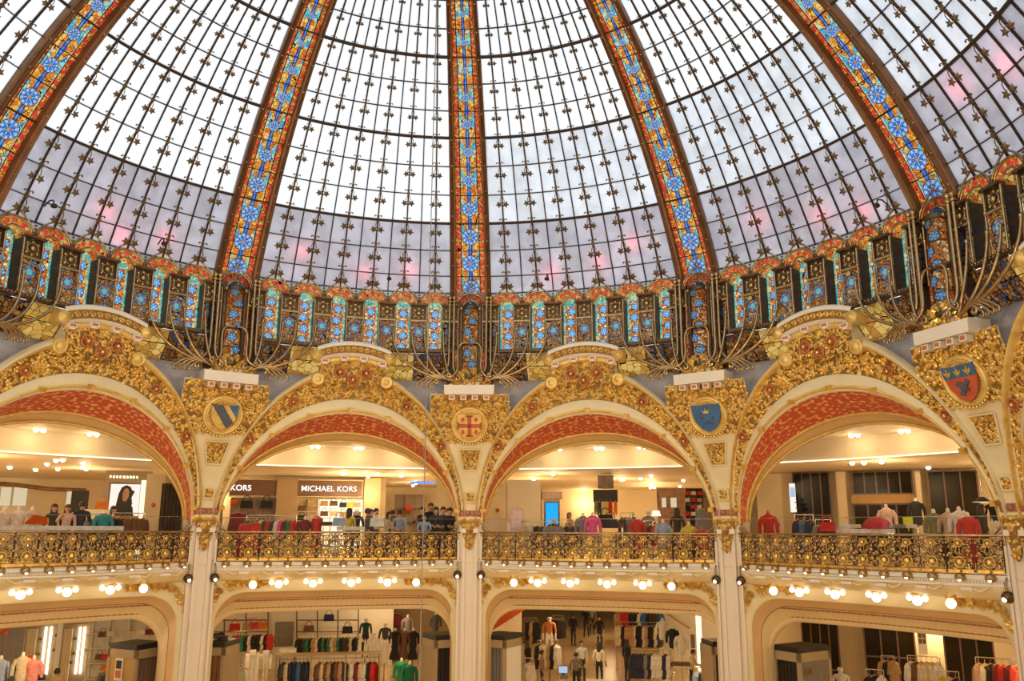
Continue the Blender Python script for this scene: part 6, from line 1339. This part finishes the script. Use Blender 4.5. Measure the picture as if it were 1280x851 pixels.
board('grey_mirror', 344, 366, 777, 808, 41.5, 'grey_paint', 'grey mirror panel between the handbag shelves', 'mirror', .08)
rack(291, 340, 789, 40, [BK, MR, RD, GN, BK, CRM, RD, BK, BK, CRM, BK, OR], 'under the red handbags', 'shirt', ZF, turn=1.0); rack(372, 446, 793, 40, [BK, DG, GN, BK, TN, BK, (.05, .2, .13), BK, (.05, .2, .13), CRM, TN, BK, DG, WH, CRM, BR], 'under the brown handbags', 'shirt', ZF, turn=1.0, sc=.95)
c, w_, h = boxpx(346, 474, 816, 851, 35.5); top = c[2] + h / 2; t = thing('open_wardrobe', 'long open wardrobe unit in three bays with dark and red clothes', 'wardrobe', (c[0], c[1], ZF), facing(c)); H = top - ZF
part_box(t, 'top_board', (0, 0, H - .03), (w_, .6, .06), 'beige_panel')
for i in range(4): part_box(t, 'upright', (-w_ / 2 + w_ * i / 3, 0, H / 2), (.06, .6, H), 'beige_panel')
part_box(t, 'plinth', (0, 0, .05), (w_, .6, .1), 'beige_panel')
for i in range(3): mb = MB(); mb.tube([(-w_ / 2 + w_ * i / 3, 0, H - .2), (-w_ / 2 + w_ * (i + 1) / 3, 0, H - .2)], .016, 'chrome', 5); link('rail_bar', mb.mesh('rail_bar'), t)
for x0, x1, cols, lb in ((352, 387, [DG, CRM, NV, BK, BL, BK, NV, BK, NV, NV], 'dark bay of the open wardrobe'), (397, 434, [BR, CRM, BR, TN, BK, BR, TN, DG, BR], 'brown bay of the open wardrobe'), (439, 470, [WH, MR, CRM, WH, BK, RD, RD, RD, BK, NV], 'red bay of the open wardrobe')): rack(x0, x1, 822, 35.5, cols, 'in the ' + lb, 'coat', ZF, frame=False, step=.14, turn=1.2)
o, top = case(312, 330, 812, 37, WH, 'tall white desk beside the open wardrobe', ZF, .7); part_box(o, 'desk_body', (0, 0, (top - ZF - .12) / 2), (.52, .6, top - ZF - .13), 'shop_white'); o, top = case(329, 346, 812.5, 37.2, WH, 'low white desk with grey front', ZF, .7); part_box(o, 'desk_body', (0, 0, (top - ZF) * .75), (.48, .6, .5), 'shop_white'); case(349, 379, 809.5, 38, (.7, .72, .66), 'glass topped counter behind the open wardrobe', ZF, .6)
person(304, 36, 'lean', (.42, .32, .40), 'shopper in lilac bending at the desk', ZF, .9, h=1.0); rack(276, 304, 831, 32, [(.45, .5, .3), OL, (.45, .5, .3), OL], 'beside the brown slatted kiosk', 'coat', ZF, turn=.5, step=.2)
mannequin(472, 37, 'white mannequin with long sleeves beside the open wardrobe', WH, ZF, yhead=788); mannequin(486, 37.6, 'white mannequin in a dark top and cream trousers', DG, ZF, yhead=776); mannequin(462, 40, 'mannequin in a dark green sequin top', (.01, .06, .05), ZF, yhead=770, bottom='black_paint')
for x, cc, lb in ((498, BK, 'black long coat'), (509, BR, 'brown long coat'), (520, BK, 'black cape')): bust(x, 785, 40, cc, 'lower floor dress form in a ' + lb, ZF, long=True)
for x, cc in ((480, MR), (488, BR), (496, MR)): garment('shirt', at(x, 765, 44), facing(at(x, 765, 44)), cc, CN[cc] + ' shirt on the dark wall behind the mannequins', 'shirts on the dark wall')
board('dark_wall', 476, 503, 758, 828, 44.5, 'marble_brown', 'dark brown display wall behind the mannequins', 'panel', .1, zb=ZF); bust(507, 822, 32, (.01, .3, .12), 'dress form in a bright green dress beside the dark slatted kiosk', ZF, long=True); bust(517, 826, 31.5, (.01, .18, .08), 'dress form in a deep green dress with black top', ZF, long=True)
board('wall_lower', 503, 580, 757, 840, 46, 'beige_panel', 'beige wall behind the black coats', 'wall', .2, kind='structure', zb=ZF); bust(513, 768, 42, (.3, .26, .28), 'dress form in a grey knit high on the beige wall', ZF); bust(547, 765, 42, (.1, .1, .12), 'dress form in a patterned jacket above the dark slatted kiosk', ZF)
# blue screen shop, lower floor
a, b = at(612, 790, 33), at(664, 757, 36); t = thing('orange_beam', 'slanting orange escalator side panel above the grey kiosk', 'escalator', a, 0); mb = MB(); d = b - a; up = np.array([0, 0, .42]); bk = np.array([.1, .35, 0]); v = [np.zeros(3), d, d + up, up]; v = v + [p + bk for p in v]; mb.add(v, [[0, 1, 2, 3], [7, 6, 5, 4], [0, 4, 5, 1], [3, 2, 6, 7], [0, 3, 7, 4], [1, 5, 6, 2]], 'orange_paint'); link('side_panel', mb.mesh('side_panel'), t); mb = MB(); mb.tube([up * 1.15, d + up * 1.15], .03, 'black_paint', 5); link('handrail', mb.mesh('handrail'), t)
P = at(635, 761, 36); mb = MB(); mb.tube([(-.45, 0, 0), (.45, 0, 0)], .05, 'tube_white', 8); o = link('tube_lamp', mb.mesh('tube_lamp'), None, P, (0, 0, facing(P))); tag(o, 'short white tube light above the orange escalator panel', 'light')
board('wall_lower', 612, 652, 757, 830, 38, 'shop_wall', 'cream wall under the orange escalator panel', 'wall', .2, kind='structure', zb=ZF)
rack(640, 666, 822, 31, [(.22, .16, .18), (.3, .22, .24), CRM, BK, CRM], 'beside the grey slatted kiosk', 'coat', ZF, turn=.7, step=.22); mannequin(686, 36, 'mannequin in an orange printed dress', (.62, .2, .06), ZF, yhead=768); rack(672, 698, 800, 36, [BK, CRM, WH, TN, BK, WH], 'under the orange printed mannequin', 'coat', ZF, turn=1.0)
rack(690, 704, 769, 44, [DG, BK, GY, DG], 'beside the far aisle shopper', 'coat', ZF, turn=1.0); rack(655, 672, 772, 40, [BR, BK, TN, BK], 'behind the orange printed mannequin', 'coat', ZF, turn=1.0); person(677, 35, 'stand', (.3, .18, .12), 'shopper in brown stooping at the cream coats', ZF, 1.6, h=1.0); person(660, 38, 'stand', BK, 'shopper in black under the orange escalator panel', ZF, 2.0, hair='long')
person(715, 50, 'stand', BK, 'shopper in a long black coat far down the aisle', ZF, 2.6); person(731, 54, 'walk', BK, 'shopper in black walking away down the aisle', ZF, 3.0); person(747, 49, 'stand', BK, 'shopper in black with a white bag beside the aisle', ZF, .4, hair='long'); person(738, 55, 'walk', GY, 'grey clothed shopper beyond the walker in the aisle', ZF, 3.1)
person(725, 38, 'stand', (.6, .62, .64), 'man in a pale grey shirt with a black shoulder strap', ZF, .3); person(746, 37.5, 'stand', WH, 'long haired woman in white beside the man with the strap', ZF, 2.9, hair='long'); person(780, 38.6, 'stand', BK, 'fair haired woman in black beside the navy coats', ZF, 2.3, hair='long'); person(718, 35.5, 'stand', GY, 'shopper in grey check before the man with the strap', ZF, 3, h=.92)
person(856, 36, 'lean', (.7, .55, .4), 'shopper in cream bending at the dark desk', ZF, 1.4); o, top = case(700, 708, 842, 34.5, GY, 'small grey desk holding the lit screen', ZF); P = at(704, 846, 34.5); P[2] = top; t = thing('computer_screen', 'small computer screen glowing pale blue', 'screen', P, facing(P)); part_box(t, 'screen', (0, -.02, .2), (.34, .02, .24), 'screen_pale'); part_box(t, 'casing', (0, .01, .2), (.38, .03, .28), 'black_paint'); part_box(t, 'foot', (0, .03, .04), (.1, .12, .08), 'black_paint')
case(733, 762, 848, 35, WH, 'white till counter before the long haired woman', ZF)
for r_, (x0, x1, y, D, cols, kd, w_) in enumerate(((769, 828, 761, 42, [TN, RD, RD, BK, BK, WH, BL, BL, DG, DG, BL], 'shirt', 'on the top tier behind the navy coats'), (771, 826, 777, 41.5, [CRM, BK, TN, TN, CRM, WH, BK, BK, CRM, DG], 'coat', 'on the second tier behind the navy coats'), (789, 838, 811, 36, [NV, NV, NV, GY, WH, CRM, WH, WH, BK, BK], 'coat', 'beside the fair haired woman'))): rack(x0, x1, y, D, cols, w_, kd, ZF, turn=1.0)
for x, y, D, cc, lb in ((824, 772, 38, WH, 'white shirt and black waistcoat'), (836, 782, 37.5, BK, 'bulky black jacket'), (846, 790, 37, WH, 'white jacket')): bust(x, y, D, cc, 'lower floor dress form in a ' + lb, ZF)
case(832, 856, 826, 36, BR, 'dark brown desk before the bending shopper', ZF); board('wall_lower', 822, 912, 757, 851, 43, 'shop_white', 'white wall with a slanting rail behind the white jacket', 'wall', .2, kind='structure', zb=ZF)
mb = MB(); pa, pb = at(830, 764, 42.5), at(862, 785, 42.5); mb.tube([pa, pb], .06, 'wood_honey', 6); o = link('stair_rail', mb.mesh('stair_rail')); tag(o, 'slanting honey wood stair rail on the white wall', 'handrail'); board('narrow_picture', 863, 869, 793, 810, 42, 'marble_brown', 'dark narrow picture on the white wall', 'picture', .05)
board('lit_column', 869, 879, 762, 830, 40, 'shelf_glow', 'glowing white column behind the dark desk', 'light column', .3, zb=ZF); rack(868, 884, 833, 31, [LB, NV, BK, NV], 'beside the kiosk by the lit white column', 'coat', ZF, turn=.7, step=.2)
mb = MB(); q = [at(755, 851, 38.9), at(800, 851, 38.9), at(775, 795, 53), at(757, 795, 53)]; mb.add([[p[0], p[1], ZF + .004] for p in q], [[0, 1, 2, 3]], 'floor_oak'); o = link('floor_oak', mb.mesh('floor_oak')); tag(o, 'oak floor strip along the pale aisle', 'floor', kind='structure')
# dark glazed shop, lower floor
board('wall_lower', 935, 1300, 757, 880, 33.5, 'shop_wall', 'tan lower wall between the dark lower windows', 'wall', .2, kind='structure', zb=ZF)
glazed(1001, 1054, 775, 880, 33.0, 4, 2, 'dark lower window behind the white mannequin', ZF); glazed(1078, 1150, 780, 880, 33.0, 3, 3, 'dark glass doors behind the cream garments', ZF); glazed(1178, 1250, 790, 890, 32.6, 3, 1, 'brown dark glass behind the red garments', ZF)
c, w_, h = boxpx(1146, 1160, 788, 818, 32.4); t = thing('picture_board', 'white board of four small dark pictures between the dark windows', 'board', c, facing(c)); part_box(t, 'board_panel', (0, .02, 0), (w_, .03, h), 'shop_white')
for sx in (-1, 1):
    for z in (.3, .05): part_box(t, 'picture', (sx * w_ * .22, 0, z * h), (w_ * .36, .02, h * .2), 'marble_brown')
for y, q in ((778, 'upper'), (788, 'lower')): board('wall_picture', 950, 958, y, y + 8, 30, 'hair', 'small square dark picture, %s of two beside the grey kiosk' % q, 'picture', .04)
mannequin(1037, 28.5, 'bald white mannequin behind the grey lettered kiosk', WH, ZF, yhead=829); rack(1012, 1032, 846, 27.5, [TN, BK, RD, CRM, WH], 'before the white mannequin', 'coat', ZF, turn=1.0)
rack(1082, 1104, 836, 29, [BK, BK, WH, CRM, CRM], 'before the dark glass doors', 'coat', ZF, turn=1.0, step=.16); rack(1101, 1118, 819, 31, [TN, BK, CRM], 'behind the dark glass door garments', 'shirt', ZF, turn=.8); rack(1134, 1174, 819, 29, [CRM, BR, WH, CRM, BK, WH, CRM, BK, CRM, WH, BK], 'under the white picture board', 'coat', ZF, turn=1.0); rack(1172, 1198, 838, 28, [YL, CRM, BK, CRM, WH], 'beside the yellow blouse', 'coat', ZF, turn=1.0, step=.16)
rack(1219, 1263, 821, 27.5, [TN, CRM, BK, MR, RD, BK, TN, OL, RD, MR, BK, DG], 'before the brown dark glass', 'coat', ZF, turn=1.0); rack(1266, 1284, 823, 27, [RD, RD, (.6, .05, .02), RD], 'of red coats by the fleur-de-lis pier', 'coat', ZF, turn=.8)
# ------------------------------------------------------------------ cable and dome floodlights
P = at(526.5, 760, 15.0); mb = MB(); mb.tube([(0, 0, 0), (0, 0, 19.0)], .010, 'grey_paint', 5); mb.lathe([(0, -.12), (.03, -.1), (.03, 0), (0, .01)], 'grey_paint', 8); o = link('hanging_cable', mb.mesh('hanging_cable'), None, (P[0], P[1], -4.0)); tag(o, 'thin grey cable hanging down the middle of the rotunda', 'cable')
mb = MB(); mb.tube([(0, .3, .0), (0, .1, .12), (0, -.05, .1), (0, -.08, 0)], .02, 'iron', 5); fl_arm = mb.mesh('lamp_arm'); mb = MB(); mb.ball((0, -.1, -.06), .08, 'iron', 8, (1, 1.2, .8)); fl_head = mb.mesh('lamp_head')
for i, (k, q, t_) in enumerate(((-2, 6.3, 27.2), (-2, -9.5, 27.6), (-1, 4.9, 27.2), (0, -5.5, 27.2), (1, 11.5, 27.0))):
    a = PHI0 + 36 * (k + .5) + q; P = dome(t_, a) - dome_frame(t_, a)[:, 1] * .25; t = thing('dome_floodlight', 'small dark floodlight on an arm at the panes ' + ('near the striped shield rib', 'beyond the poster shop rib', 'over the bag shop crest', 'over the blue screen shop crest', 'near the fleur-de-lis rib')[i], 'floodlight', P, -math.radians(a)); link('lamp_arm', fl_arm, t); link('lamp_head', fl_head, t)
